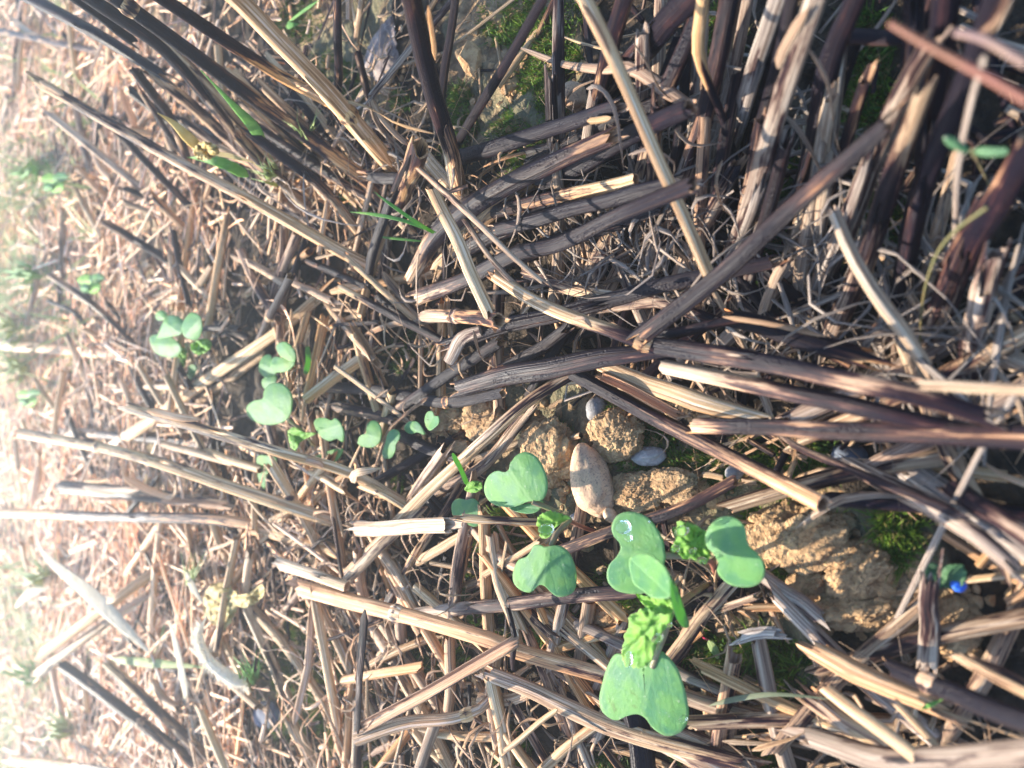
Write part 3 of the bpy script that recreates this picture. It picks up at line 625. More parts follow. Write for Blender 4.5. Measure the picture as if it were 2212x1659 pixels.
straw('long pale straw with an open cut end passing below the big heart-shaped leaf', '1072,1456,14 1134,1483,14 1200,1516,13 1367,1583,10 1590,1648,8', (34, 36, 37, 36, 34), (.05, .12, .15, .35, .4), .3, 1.15)
straw('thin tan stem crossing below the pale open-ended straw', '1093,1620,18 1197,1536,18', 12, (.02, .05), .1, 1.2, name='dead_twig', cat='dead twig')
straw('dark gnarled twig crossing the banded straw', '1099,1318,22 1113,1390,22 1103,1442,18', (11, 13, 10), (.55, .7), .5, name='twig', cat='twig', wave=4)
straw('grey-brown split straw slanting toward the pale open-ended one', '1122,1322,9 1190,1490,10 1206,1534,9', (18, 25, 26), (.45, .35, .2), .5, 1.05, jag=1.3)
straw('short dark straw stub beside the split grey-brown one', '1138,1318,10 1187,1368,10', 23, (.55, .45), .4)
straw('tan-edged brown straw slanting under the big heart-shaped leaf', '1170,1322,7 1318,1442,7', 21, (.35, .2), .3)
straw('short brown straw slanting at the bottom border', '1106,1516,9 1192,1666,6', 19, (.45, .3), .3)
straw('frayed grey straw slanting to the bottom border', '1208,1488,9 1268,1645,6', 23, (.3, .2), .55, 1.05)
straw('red-brown thin straw slanting to the bottom border', '1230,1502,7 1345,1668,4', 17, (.5, .45), .1)
straw('wide wet charred straw under the tip notch of the big heart-shaped leaf', '1372,1545,8 1388,1668,8', (52, 58), (.9, .85), .4, .9)
straw('straw shaded tan and black running out from beneath the crinkled leaf', '1575,1262,9 1447,1425,10', (29, 31), (.3, .4, .25), .4, 1.05)
straw('purple straw end beside the tan and black one', '1540,1322,8 1626,1290,10', 17, (.5, .4), .5)
straw('short straw with a pale knobbed end under the clod', '1630,1312,10 1730,1313,8', (18, 20), (.0, .35), .2, 1.0)
straw('lichen-spotted grey straw behind the crinkled leaf', '1252,1350,6 1350,1398,6', 24, (.3, .25), .9, .8)
straw('lichen-spotted grey straw beside the big heart-shaped leaf', '1460,1448,7 1584,1508,6', 24, (.4, .35), .9, .85)
straw('tan straw end at the bottom border below the big heart-shaped leaf', '1428,1602,8 1566,1668,8', 44, (.15, .3), .35, 1.05)
straw('grey-brown flattened straw behind the tan end at the bottom border', '1465,1580,6 1630,1650,5', 34, (.35, .3), .6)
# ------------------------------------------------------------------ the clump in the upper middle
straw('tall dark ribbed stalk with a tan foot and torn sheath', '997,432,4 963,300,26 923,150,52 889,-10,78', (36, 38, 40, 43), (.05, .3, .62, .7, .6), .15, 1.05, asp=.7, **ST)
sheath('941,130,56 935,80,64 925,10,76', 12, (.05, .05), .2, 1.2)
straw('slim black stalk standing behind the ribbed one', '948,300,4 957,180,22 985,-8,52', 17, (.85, .9), .2, **ST)
straw('blue-black stalk leaning away from the ribbed one', '980,318,4 1075,165,30 1180,-12,66', (19, 21, 22), (.9, .95, .9), .3, **ST)
straw('dark brown stalk standing behind the golden clump', '702,314,4 727,200,20 729,-8,52', 18, (.7, .65, .7), .2, **ST)
straw('purple-brown stalk behind the golden clump', '824,308,4 793,200,16 774,118,28', (15, 17), (.5, .55), .5, **ST)
straw('tan-topped grey straw far behind the golden clump', '770,80,5 782,-6,16', 13, (.3, .05), .4, **ST)
straw('grey straw leaning behind the golden clump', '802,205,34 897,93,22 985,-6,10', (13, 15, 15), (.15, .3), .8, 1.0)
straw('folded pale strip dropping from the grey leaning straw', '800,208,34 830,262,26 886,318,14', 12, (.05, .1), .45, 1.2, ribbon=True, taper=(.02, .03))
straw('second pale strip dropping beside the folded one', '797,208,34 818,270,20 880,342,8', 11, (.05, .2), .7, 1.1, ribbon=True, taper=(.02, .1))
straw('short fat hollow stub, wet brown with an orange opening', '852,470,4 872,400,18 900,326,36', (44, 46, 47), (.5, .45, .3), .15, .95, jag=.9, name='straw_stub', cat='straw stub')
sheath('840,445,20 866,380,30 887,335,38', 9, (.8, .8), .5, 1.0)
straw('charred cut piece wedged against the hollow stub', '806,384,14 866,385,14', 26, (.85, .9), .3, name='straw_stub', cat='straw stub')
straw('blue-black stalk descending from the hollow stub', '846,428,26 800,570,14 797,652,4', (22, 20, 14), (.9, .85), .3, **ST)
straw('cream straw leaning across the dark bundle', '935,415,30 1003,553,38 1056,674,38', (26, 28, 27), (.08, .03, .02), .2, 1.2)
straw('thin grey straw with a white pointed end crossing over the dark bundle', '896,358,30 1040,487,42 1107,553,42 1170,608,38', (13, 15, 14, 10), (.15, .25, .1, 0), .55, 1.15)
straw('mottled dark straw crossing below the thin grey one', '1000,470,20 1090,592,32 1200,683,18', 12, (.3, .25), .5, 1.0)
ribbon('curled tan strip arching beside the ribbed stalk', '966,276,20 1007,279,26 1034,312,18', 11, (0, .05), .2, 1.25)
ribbon('orange-tan loose strip trailing from the golden joint', '727,215,42 797,232,34 860,268,24 938,288,16', (12, 14, 7), (.05, .1), .05, 1.15, twist=2.5)
ribbon('hair-thin fibre looping off the golden joint', '662,137,50 700,124,58 720,170,50 756,214,42', 3, (0, 0), .2, 1.2)
# dark fallen bundle
straw('uppermost blue-black straw of the fallen bundle with a pale flake at its tip', '975,345,8 1080,317,14 1213,273,22 1330,234,30', (32, 34, 34, 32), (.95, 1, .95), .5, 1.15)
sheath('1268,262,30 1320,254,32', 15, (0, 0), .1, 1.0, name='flake')
straw('thick purple-black straw of the fallen bundle with a split tan tip', '884,596,10 935,520,14 1080,410,26 1220,338,32 1306,302,34', (30, 44, 46, 44, 38), (.05, .7, .85, .85, .3), .3, 1.05, jag=1.2)
straw('wide sooty straw of the fallen bundle with a ragged open mouth', '1180,400,12 1290,335,20 1380,283,28 1487,235,46', (40, 41, 40, 37), (.95, .95, .75, .6), .4, 1.05, jag=.9)
straw('sooty straw tucked behind the ragged-mouthed one', '1150,360,8 1300,275,14 1400,228,16', 34, (.9, .9, .7), .4)
straw('blistered blue-black straw of the fallen bundle', '1080,493,16 1247,450,26 1367,413,32 1442,398,34', (34, 36, 36, 35), (.7, .95, .95, 1), .5, 1.1)
straw('lowest straw of the fallen bundle with a round pale-rimmed mouth', '908,642,10 1000,606,16 1113,547,24 1207,527,32 1347,463,38 1490,404,54', (34, 33, 32, 33, 33, 36), (.1, .55, .9, .95, 1, .75), .4, 1.1)
for k, (pt, ww) in enumerate([('1000,540,8 1150,470,14 1300,430,18', 38), ('960,470,6 1090,400,12 1230,330,16', 36), ('1010,600,6 1150,540,12 1290,490,16', 34), ('1090,560,8 1250,510,14 1420,450,18', 34), ('1150,330,6 1260,300,10 1390,250,12', 30)]):
    straw('charred straw wedged low inside the fallen bundle, mostly covered', pt, ww, (.8, .95, .9), .4, 1.0, group='straws buried in the fallen bundle')
straw('half-charred straw with a square pale tip inside the bundle', '1060,462,8 1180,430,18 1330,399,26 1372,388,28', (26, 30, 30, 28), (.6, .5, .2, .0), .2, 1.1, jag=.2)
straw('tan straw under the fallen bundle with a pale torn edge', '960,560,6 1050,470,8 1150,395,8', 34, (.1, .2, .3), .1, 1.15)
straw('cream flaking straw at the foot of the ribbed stalk', '905,322,14 960,390,10 1010,440,6', 28, (0, .05), .1, 1.3, jag=1.5)
straw('long pale straw standing in front of everything in the upper middle', '1262,-8,66 1330,133,58 1433,377,46 1530,588,34', (32, 29, 28, 27), (.02, .1, .05, .2, .02), .25, 1.2)
sheath('1258,10,68 1290,60,64 1318,120,61', 13, (0, 0), .5, 1.35)
straw('straw with a tan upper length and a thin dark lower one', '1606,384,4 1590,350,10 1573,283,18 1511,123,38 1519,-8,52', (15, 15, 16, 26, 25), (.7, .6, .6, .0, .15), .1, 1.15, **ST)
straw('dark brown stalk above the small round stone', '1268,296,4 1313,133,24 1350,-8,44', (33, 36, 38), (.2, .5, .65, .6), .2, **ST)
straw('thick charred stalk with an orange stripe', '1316,196,8 1370,127,20 1495,-12,44', (50, 55, 56), (.35, .7, .8, .6), .3, asp=.7, **ST)
straw('mauve-brown stalk behind the fallen bundle', '1372,432,4 1433,213,22 1505,40,36 1520,-8,40', (36, 38, 38), (.3, .45, .65), .45, **ST)
straw('grey and mauve stalk next to the tan and thin dark one', '1440,500,4 1513,267,20 1547,133,30 1576,-8,40', (38, 40, 42), (.25, .45, .6), .5, **ST)
straw('frost-dusted grey stalk with a split top', '1580,300,10 1640,110,32 1682,-10,44', (36, 40, 42), (.25, .15, .2), 1, .75, **ST)
straw('dark slim stalk between the frosty stalk and the broad pale one', '1590,440,4 1655,230,24 1715,-8,44', 26, (.75, .8), .3, **ST)
straw('broad pale grey-tan stalk leaning across the shaded clump', '1574,545,6 1620,440,18 1690,200,42 1765,-12,60', (32, 40, 46, 46), (.12, .15, .2), .8, .72, asp=.65, **ST)
sheath('1680,150,48 1700,95,53 1745,20,60', 24, (.05, .05), .6, 1.15)
straw('blackened leafy stalk beside the broad pale one', '1725,425,4 1755,333,14 1790,133,34 1852,-8,48', (38, 46, 50, 44), (.95, .95, .7, .6), .5, asp=.6, **ST)
straw('frayed straw foot under the dark bundle', '1480,590,4 1530,470,10 1585,365,16', (50, 44, 34), (.2, .35, .7), .4, 1.05, jag=1.2, **ST)
straw('second frayed straw foot beside it, pale and shaggy', '1262,620,4 1300,545,8 1350,470,10', (46, 40, 34), (.15, .2, .4), .55, 1.05, jag=1.4, **ST)
straw('pale straw foot between the shaggy one and the long pale straw', '1400,600,4 1440,500,10', (36, 34), (.15, .4), .5, **ST)
straw('fuzzy stem broadening into a grey dry blade above the bundle', '1115,100,10 1213,137,16 1293,147,22 1363,147,26 1463,213,24 1588,278,16', (9, 13, 16, 28, 32, 24), (.15, .05, .05), .7, 1.15, ribbon=True, asp=.3, name='dry_strip', cat='dry leaf')
ribbon('grey blade bent over the tip of the uppermost fallen straw', '1266,192,30 1293,187,36 1327,233,38 1347,367,34', (13, 14, 14, 10), (.05, .1), .9, 1.1, twist=.6)
ribbon('grey hooped curl between the long pale straw and the bundle', '1357,335,40 1413,323,44 1455,350,40 1453,384,34', 10, (.05, .1), .85, 1.15, twist=1)
ribbon('hooked curl of dry blade behind the ragged mouth', '1458,280,26 1497,313,24 1570,307,20', 11, (.05, .1), .75, 1.15, twist=1)
ribbon('pale crescent curl in front of the frayed straw foot', '1561,345,30 1547,393,34 1560,447,32 1592,474,26', 11, (0, .05), .6, 1.25, twist=1)
ribbon('thin dry blade with a bent tip near the top of the fuzzy stem', '1367,90,40 1400,140,38 1423,190,34 1452,216,28', 7, (.1, .2), .5, 1.1, twist=.5)
ribbon('thin twisted blade hanging beside the blackened leafy stalk', '1747,107,56 1787,173,46 1803,283,32 1818,342,22', 11, (.05, .1), .8, 1.1, twist=1)
ribbon('forked grey blade hanging in the dark gap of the clump', '1697,247,36 1737,300,28 1782,382,16', (12, 17, 12), (.05, .1), .85, 1.1, twist=.8)
# ------------------------------------------------------------------ shaded clump on the near upper corner
straw('long mottled straw lying across the clump above the pair of long straws', '1398,718,34 1567,585,42 1730,430,50 1905,285,58', (42, 42, 42, 40), (.62, .72, .58, .66), .2, .95)
straw('grey-tan stalk behind the half-tan half-brown one', '1772,618,4 1835,480,16 1930,240,38 1998,105,50', (42, 46, 48, 46), (.2, .25, .3), .8, .72, **ST)
straw('stalk half cream and half purple-brown along its length', '1800,714,4 1870,560,18 1940,340,38 1992,208,50', (42, 46, 48, 34), (.3, .5, .5, .15), .45, .75, **ST)
straw('straight blue-black stalk in the shaded clump', '1944,645,4 1987,433,26 2087,167,52 2150,-12,66', (42, 48, 50, 50), (1, 1, .95), .4, **ST)
straw('broad dark stalk with a tan stripe behind the reddish stem', '1995,440,4 2020,200,34 2048,-10,56', (42, 52, 56), (.85, .7, .6), .3, **ST)
straw('dark brown stalk by the upper border of the shaded clump', '1965,180,20 1975,-10,40', 46, (.8, .75), .3, **ST)
straw('level charred straw piece between two stalks of the shaded clump', '1842,78,24 1965,84,24', 36, (.6, .75), .2)
straw('wide brown-grey stalk at the near border of the clump', '2010,724,4 2080,560,24 2160,430,44 2222,330,58', (52, 60, 62, 60), (.4, .5, .55), .45, **ST)
straw('grey leafy stalk foot at the near border of the clump', '2020,660,4 2060,560,14 2130,440,30', (40, 46, 40), (.25, .4), .75, .95, **ST)
straw('second grey leafy foot below the wide brown-grey stalk', '2090,800,4 2110,690,14 2140,560,28', (44, 52, 50), (.3, .3), .75, .95, **ST)
straw('thin lilac-grey stem rising through the shaded clump', '2063,556,10 2067,400,36 2093,240,60 2126,125,78', (12, 14, 15), (.05, .1), .9, 1.15, name='dead_twig', cat='dead twig')
straw('brown stalk tip at the corner of the shaded clump', '2100,90,56 2160,40,70 2180,-10,76', 24, (.5, .3), .6, .95, **ST)
straw('pale flattened straw slanting down to the near border litter', '1806,470,34 1840,553,34 1897,646,30 1999,785,18', (26, 30, 32, 26), (.03, .08, .1), .6, 1.25)
straw('thick red-brown charred straw with a pale strip along its top', '1588,690,20 1720,730,20 1852,772,18', (40, 46, 44), (.75, .7, .75, .4), .1, 1.0, jag=.9)
sheath('1560,684,26 1660,700,27 1785,728,24', 12, (0, .1), .4, 1.2)
# ------------------------------------------------------------------ crossing straws of the centre
straw('long charred straw with brown blisters sagging under the bundle', '990,738,14 1080,705,15 1197,680,18 1347,640,20 1447,613,22 1655,568,24', (32, 34, 34, 34, 33, 30), (.6, .75, .8, .85, .85, .8), .2, 1.0, wave=.6)
straw('curving straw, golden at its free end and black at its joint', '1074,602,30 1140,644,32 1213,676,32 1357,726,30 1432,752,26', (24, 27, 29, 30, 34), (.0, .02, .12, .3, .95), .1, 1.15, ends='oc', node=(.98,))
sheath('1240,690,36 1262,688,37 1278,706,35', 11, (0, 0), .4, 1.3, name='peel')
straw('heavy charred straw with a tan upper edge running on from the black joint', '1425,748,27 1620,778,34 1820,822,40 1960,852,42 2116,898,40', (36, 44, 48, 48, 40), (.85, .5, .62, .4, .4), .35, 1.1, jag=1.2)
straw('flattened straw, pale at one end and slate purple at the other', '1436,794,26 1620,832,30 1800,868,34 1960,905,36 2142,934,34', (32, 36, 40, 42, 24), (.02, .12, .55, .6, .45), .55, 1.15, jag=.3)
straw('straw with a frayed pale end and orange-brown char running to the near border', '1514,918,22 1640,921,26 1800,928,30 1960,935,34 2222,942,38', (34, 36, 42, 48, 54), (.1, .8, .3, .55, .5, .6), .15, 1.1, jag=.9)
straw('broad sand-dusted charred straw with an open end above the soil', '998,836,18 1090,812,20 1160,798,22 1330,772,24 1440,752,24', (38, 44, 46, 46, 30), (.6, .62, .65, .7), .45, 1.1, asp=.6)
straw('long straw, sooty where buried and cream at its open end over the moss', '1240,808,14 1380,886,16 1513,953,18 1674,1034,22 1777,1087,34', (28, 33, 34, 36, 38), (.9, .6, .4, .2, .02), .35, 1.2, jag=.35)
straw('cream split gutter of straw beside the sooty long one', '1302,812,20 1370,846,20 1452,890,18', 26, (.02, .05), .4, 1.3, arc=3.4, roll=1.57)
straw('wide yellowish flattened straw beneath the crossing pair', '1330,798,18 1420,834,18 1513,870,18 1640,903,14', (30, 40, 42, 26), (.02, .05, .02), .2, 1.2, asp=.35, jag=1.2)
straw('short brown straw wedged between the crossing straws', '1410,728,22 1490,712,24 1575,694,24', (20, 24, 20), (.6, .55), .15)
straw('grey splintered straw just under the mottled one', '1338,658,12 1430,655,14 1535,690,14', 28, (.25, .2, .5), .7, 1.1)
straw('pale ribbed straw half hidden under the lowest bundle straw', '1137,590,10 1240,626,12 1332,642,12', 26, (.45, .2, .02), .4, 1.2)
straw('short sooty pitted straw with a cream hole below the bundle', '1100,790,8 1150,765,10 1212,718,14', 26, (1, 1, .9), .3)
straw('thin tan stem dropping behind the crossing straws', '1543,632,20 1610,752,14 1660,870,8', 13, (.2, .1), .4, 1.05, name='dead_twig', cat='dead twig')
straw('mauve long thin straw slanting over the near moss', '1647,856,12 1690,943,14 1853,1020,22 2060,1107,30', (13, 16, 20, 22), (.15, .25, .45, .4), .6, 1.15)
straw('pale blade foot in the deep gap above the red-brown straw', '1655,660,10 1690,575,16', 22, (.05, .1), .6, 1.1)
straw('pale pinkish straw entering from the near border', '2002,833,46 2222,842,54', (25, 28), (.25, .2), .5, .85)
straw('thin grey stem passing behind the orange-brown straw down to the soil', '2196,848,40 2120,970,34 2027,1153,20 1938,1334,8', (14, 15, 15, 13), (.05, .1), .9, 1.15, name='dead_twig', cat='dead twig')
straw('broad weathered straw with a cream splintered edge by the near border', '1850,1010,10 1990,1080,22 2100,1150,30 2172,1210,30', (36, 46, 48, 34), (.4, .35, .2), .7, 1.05, jag=1.4)
straw('dim brown straw behind the weathered one', '2060,1060,24 2222,1160,34', 44, (.5, .4), .6, .95)
straw('greenish grey straw half buried behind the weathered one', '1990,1030,8 2100,1100,12 2222,1190,16', 52, (.15, .2), .9, .85)
ribbon('curved lichen-pale bark strip over the near moss', '1718,1142,12 1807,1083,20 1887,1068,24 1966,1076,22', (10, 20, 20, 16), (.1, .2), .7, 1.15, roll=.2, twist=.3, asp=.2, name='bark_strip', cat='bark strip')
straw('half-buried soil-crusted straw below the large clod', '1648,1248,8 1760,1322,8', 32, (.35, .3), .9, .9)
# ------------------------------------------------------------------ near lower corner
straw('blue-black straw with a cream scar near the lower border corner', '1938,1444,22 2050,1492,30 2222,1564,40', (38, 42, 50), (.95, .9, 1), .3, 1.1, node=(.33,))
straw('tan straw with a frayed crumbling end beside the blue-black one', '1796,1424,14 1860,1458,17 2006,1518,20', (46, 46, 44), (.1, .15, .1), .35, 1.05, jag=1.6)
straw('smooth cream straw slanting out through the lower border', '1790,1494,26 1900,1575,32 2022,1668,36', (27, 31, 34), (.02, .05), .25, 1.25)
straw('crumbled straw with a rotten orange end and a yellowish length', '1776,1526,14 1910,1612,14', (40, 38), (.35, .02), .15, 1.05, jag=1.4)
straw('thin tan straw parallel to the smooth cream one', '1945,1528,24 2075,1668,30', 17, (.1, .15), .3, 1.1)
straw('thick blurred tan log-like straw along the lower border', '1768,1594,20 1907,1638,30 2222,1628,44', (44, 58, 62), (.2, .3, .25), .7, .6, jag=1.2)
straw('orange-brown thin straw near the lower border corner', '2075,1424,30 2222,1500,42', 21, (.3, .25), .2, 1.05)
straw('dim brown straw above the orange-brown thin one', '2118,1436,22 2222,1484,28', 28, (.4, .45), .4, .95)
straw('rotten grey-purple wood sliver standing below the green curled leaf', '2010,1270,16 2006,1415,8', (40, 44), (.4, .3), .8, .9, jag=1.5, asp=.5, name='wood_sliver', cat='wood sliver')
straw('weathered white chip lying by the bright moss tuft', '1612,1372,12 1664,1364,12', 26, (.05, .1), 1, 1.35, asp=.5, jag=1.0, name='bark_chip', cat='bark chip')
ribbon('dry root loop near the lower border', '1625,1620,14 1730,1588,20 1760,1560,16', 15, (.1, .15), .3, 1.1, roll=.2, name='dry_root', cat='dry root')
ribbon('long grey root strip at the lower border', '1560,1600,8 1680,1606,12 1735,1588,14', 14, (.2, .1), .6, 1.1, roll=.2, name='dry_root', cat='dry root')

# closely packed stalks of the two clumps, mostly hidden behind the ones above
rf = random.Random(99)
for k in range(15):
    x, y = rf.uniform(600, 880), rf.uniform(310, 490); tx_, ty_ = x-rf.uniform(170, 420), y-rf.uniform(140, 330); ch = rf.choice([.1, .45, .7, .85])
    straw('thin stalk packed among the others at the back of the tall upper clump', f'{x},{y},3 {(x+tx_)/2+rf.gauss(0, 6)},{(y+ty_)/2},{rf.uniform(10, 18)} {tx_},{ty_},{rf.uniform(22, 42)}', (rf.uniform(16, 22), rf.uniform(14, 22)), (ch*.4, ch, ch*.9), rf.uniform(0, .4), rf.uniform(.8, 1.1), group='packed stalks of the tall upper clump', N=10, **ST)
for k in range(30):
    x, y = rf.uniform(1180, 2200), rf.uniform(330, 660); tx_ = x+30+(x-1300)*.14+rf.gauss(0, 40); ty_ = y-rf.uniform(280, 520); ch = rf.choice([.15, .4, .6, .8])
    if 1790 < x < 1900: continue
    straw('thin stalk packed among the others at the back of the shaded clump', f'{x},{y},3 {(x+tx_)/2+rf.gauss(0, 8)},{(y+ty_)/2},{rf.uniform(10, 16)} {tx_},{ty_},{rf.uniform(18, 34)}', (rf.uniform(26, 36), rf.uniform(20, 34)), (ch*.4, ch, ch*.9), rf.uniform(.3, .9), rf.uniform(.75, 1.05), group='packed stalks of the shaded clump', N=10, **ST)

# ------------------------------------------------------------------ stones, clods
def shift(o, pts): return pts
blob('stone', 'oblong speckled sandstone pebble lying on the soil above the seedlings', 'stone', 1277, 1033, 74, 168, -13, 5, 5.5, M_PEBBLE, .09, 5, .012, 3, taper=.26)
blob('stone', 'small round stone at the foot of the dark brown stalk', 'stone', 1240, 210, 44, 70, 15, 4, 5, M_PEBBLE, .12, 4, .01, 8)
blob('stone', 'smooth pale grey stone poking from the soil under the sooty long straw', 'stone', 1288, 884, 38, 54, 10, 0, 3.4, M_GREYSTONE, .1, 4, .01, 12)
blob('stone', 'rough whitish stone under a dry strip beside the moss', 'stone', 1402, 985, 62, 44, 10, -1.2, 3.6, M_PALESTONE, .16, 4, .04, 15)
blob('stone', 'glassy grey pebble beside the open-ended cream straw', 'stone', 1588, 1020, 36, 34, 0, 2, 3, M_GREYSTONE, .1, 4, .01, 19)
blob('stone', 'dark round pebble in the shade behind the fuzzy grey blade', 'stone', 1482, 198, 34, 30, 0, 3, 3, M_GREYSTONE, .1, 4, .01, 23)
blob('stone', 'large smooth dark grey stone under the orange-brown straw', 'stone', 1838, 985, 80, 56, 20, -1, 4.5, M_SLATE, .08, 4, .006, 27)
blob('stone', 'blue-grey flat stone in the mossy gap of the bright litter', 'stone', 576, 1543, 48, 66, -20, 3, 4, M_SLATE, .12, 4, .006, 31)
blob('stone', 'tiny grey stone near the stem of the notched seedling', 'stone', 1247, 1118, 30, 22, 0, 3, 2.5, M_GREYSTONE, .1, 3, .02, 35)
blob('grain', 'pale striped grain beside the foot of the sandstone pebble', 'grain', 1317, 1112, 22, 34, -15, 6, 2.2, M_SEED, .05, 4, .01, 39)
CLODS = [
 ('upright crumbly soil clod with a tuft of moss next to the pebble', 1186, 968, 88, 120, -8, 9, 8, 3),
 ('soil clod between the pebble and the sooty long straw', 1330, 938, 86, 84, 0, 5, 7, 5),
 ('orange crumbly clod just below the pebble and above the brown straw', 1376, 1062, 86, 66, 10, 5, 6, 7),
 ('flat crumbly soil beside the pebble', 1440, 1045, 110, 60, 0, 3, 4, 9),
 ('big orange-brown clod touching the outer leaf of the wide-spread seedling', 1718, 1158, 176, 124, 6, 6, 10, 11),
 ('mossy ledge clod standing above the dark hollow', 1862, 1232, 140, 96, -10, 6, 10, 13),
 ('lower lip of the clod below the dark hollow', 1850, 1316, 156, 72, 8, 5, 8, 15),
 ('small orange clod touching the foot of the ledge', 1762, 1262, 60, 48, 0, 5, 6, 17),
 ('soil crumb mound beside the open end of the collared charred straw', 968, 905, 74, 54, -20, 4, 5, 19),
 ('round brown clod above the long tan and mauve straw', 1048, 905, 70, 76, 0, 5, 6, 21),
 ('pale clod beside the paired seedling leaves', 1000, 985, 66, 52, 0, 4, 5, 23),
 ('dim clod under the wood sliver', 2062, 1352, 96, 90, 0, 4, 6, 25),
 ('crumbly soil lump with bits of moss by the blue-black leaning stalk', 1165, 150, 96, 110, 0, 3, 5, 29),
 ('small clod shaded by the big heart-shaped leaf', 1320, 1330, 90, 60, 0, 4, 5, 33),
]
for lab, x, y, w, h, ang, zc, up, sd in CLODS:
    blob('soil_clod', lab, 'soil clod', x, y, w*1.2, h*1.2, ang, zc*.35, up*.62, M_CLOD, .22, 6, .075, sd, dents=.12)

ib, ifc = ico(1); ifc = np.array(ifc); cv = []; cf = []
for lab, x, y, w, h, ang, zc, up, sd in CLODS+[('', 1440, 980, 360, 160, 0, 2, 0, 0), ('', 1180, 1010, 200, 180, 0, 2, 0, 0), ('', 1840, 1290, 330, 240, 0, 2, 0, 0), ('', 1140, 160, 240, 260, 0, 2, 0, 0)]:
    for k in range(60 if up else 220):
        p = P(x+rnd.gauss(0, .42)*w, y+rnd.gauss(0, .42)*h, 1); s_ = rnd.lognormvariate(-7.25, .55)
        p[2] = float(soil(np.array([p[0]]), np.array([p[1]]))[0])+s_*.3; n0 = len(cv)
        cv += list(p+ib*s_*(1+nrs.rand(len(ib), 1)*.7)*np.array([1, 1, .8])); cf += [tuple(q_) for q_ in (ifc+n0)]
tag(mk('soil_crumbs', cv, cf, M_CLOD, smooth=False), 'loose crumbs of soil round the clods', None, None, 'stuff')

# ------------------------------------------------------------------ seedlings
def D(pts, kx=1/3, ky=1/3, ox=0, oy=0): return [(ox+x*kx, oy+y*ky) for x, y in pts]
Z5 = dict(kx=.3255, ky=.3255, ox=1269, oy=1080)
def plant(name, label, cat, x, y): return tag(empty(name, P(x, y, 0)), label, cat)

a = plant('seedling', 'largest seedling, with one big heart-shaped leaf, a folded leaf and crinkled leaves', 'seedling', 1530, 1262)
stem('stem', a, '1530,1262,0 1500,1280,14 1470,1300,24 1450,1320,28', (12, 13))
stem('petiole', a, '1452,1318,28 1440,1360,28 1420,1410,27 1410,1440,26', (12, 14))
leaf('cotyledon', a, D([(420,1075),(300,1060),(190,1020),(130,1110),(100,1210),(78,1320),(95,1400),(150,1450),(200,1462),(260,1435),(330,1422),(385,1450),(430,1510),(500,1560),(560,1565),(630,1530),(668,1450),(660,1330),(635,1230),(600,1130),(560,1070),(500,1010),(460,1000)], **Z5), 24, (1.5, -3.5), base=(1409, 1425), cup=-2.2, seed=1, rings=14)
leaf('cotyledon', a, D([(275,430),(285,380),(350,350),(430,370),(510,440),(555,530),(560,600),(545,650),(480,655),(420,645),(370,605),(310,560),(285,490)], **Z5), 47, (8, 4), base=(1450, 1292), cup=1.0, seed=2)
f2 = leaf('cotyledon', a, D([(553,520),(595,590),(630,700),(665,800),(674,840),(655,852),(620,830),(585,770),(560,680),(548,610)], **Z5), 45, (-40, -14), base=(1449, 1278), cup=.4, seed=3)
leaf('true_leaf', a, D([(235,1050),(250,900),(280,830),(275,780),(330,750),(360,720),(420,740),(480,760),(550,760),(540,830),(480,890),(460,940),(430,1040),(390,1090),(320,1112),(270,1090)], **Z5), 36, (3, -4), base=(1440, 1325), cup=-2.0, crinkle=2.4, mat=M_TRUE, seed=4, rings=14)
leaf('true_leaf', a, D([(330,630),(390,640),(450,650),(540,660),(565,720),(540,790),(450,770),(380,700)], **Z5), 35, (5, 6), base=(1449, 1318), cup=1.5, crinkle=2.0, mat=M_TRUE, seed=5)

b = plant('seedling', 'seedling with two broad rounded leaves spread wide and a bright dewy leaf between', 'seedling', 1545, 1240)
stem('stem', b, '1545,1240,0 1540,1222,10 1530,1205,20', (11, 12), M_REDSTEM)
stem('petiole', b, '1532,1206,20 1490,1202,26 1432,1200,30', (12, 15))
stem('petiole', b, '1530,1206,20 1540,1198,26 1552,1188,31', (10, 12))
leaf('cotyledon', b, D([(512,350),(500,270),(460,190),(400,120),(330,85),(250,80),(190,110),(160,180),(175,240),(215,290),(218,330),(190,380),(145,430),(128,490),(140,550),(190,600),(260,620),(340,625),(420,600),(470,540),(500,450),(515,390)], **Z5), 32, (-1, -3), base=(1436, 1200), cup=-2.4, seed=6, rings=14)
leaf('cotyledon', b, D([(780,270),(790,210),(830,150),(880,115),(950,110),(1010,140),(1045,190),(1055,260),(1075,310),(1120,350),(1160,400),(1175,470),(1160,530),(1110,570),(1030,580),(950,565),(890,520),(860,470),(870,420),(850,380),(830,350),(800,320)], **Z5), 34, (2.5, -2.5), base=(1538, 1195), cup=-2.2, seed=7, rings=14)
leaf('true_leaf', b, D([(570,210),(590,165),(650,152),(720,170),(745,195),(785,205),(790,250),(800,320),(810,370),(780,410),(740,420),(700,390),(640,385),(600,350),(560,340),(570,290),(590,260)], **Z5), 30, (-3, -4), base=(1530, 1205), cup=-1.4, crinkle=2.2, mat=M_TRUE, seed=8, rings=14)

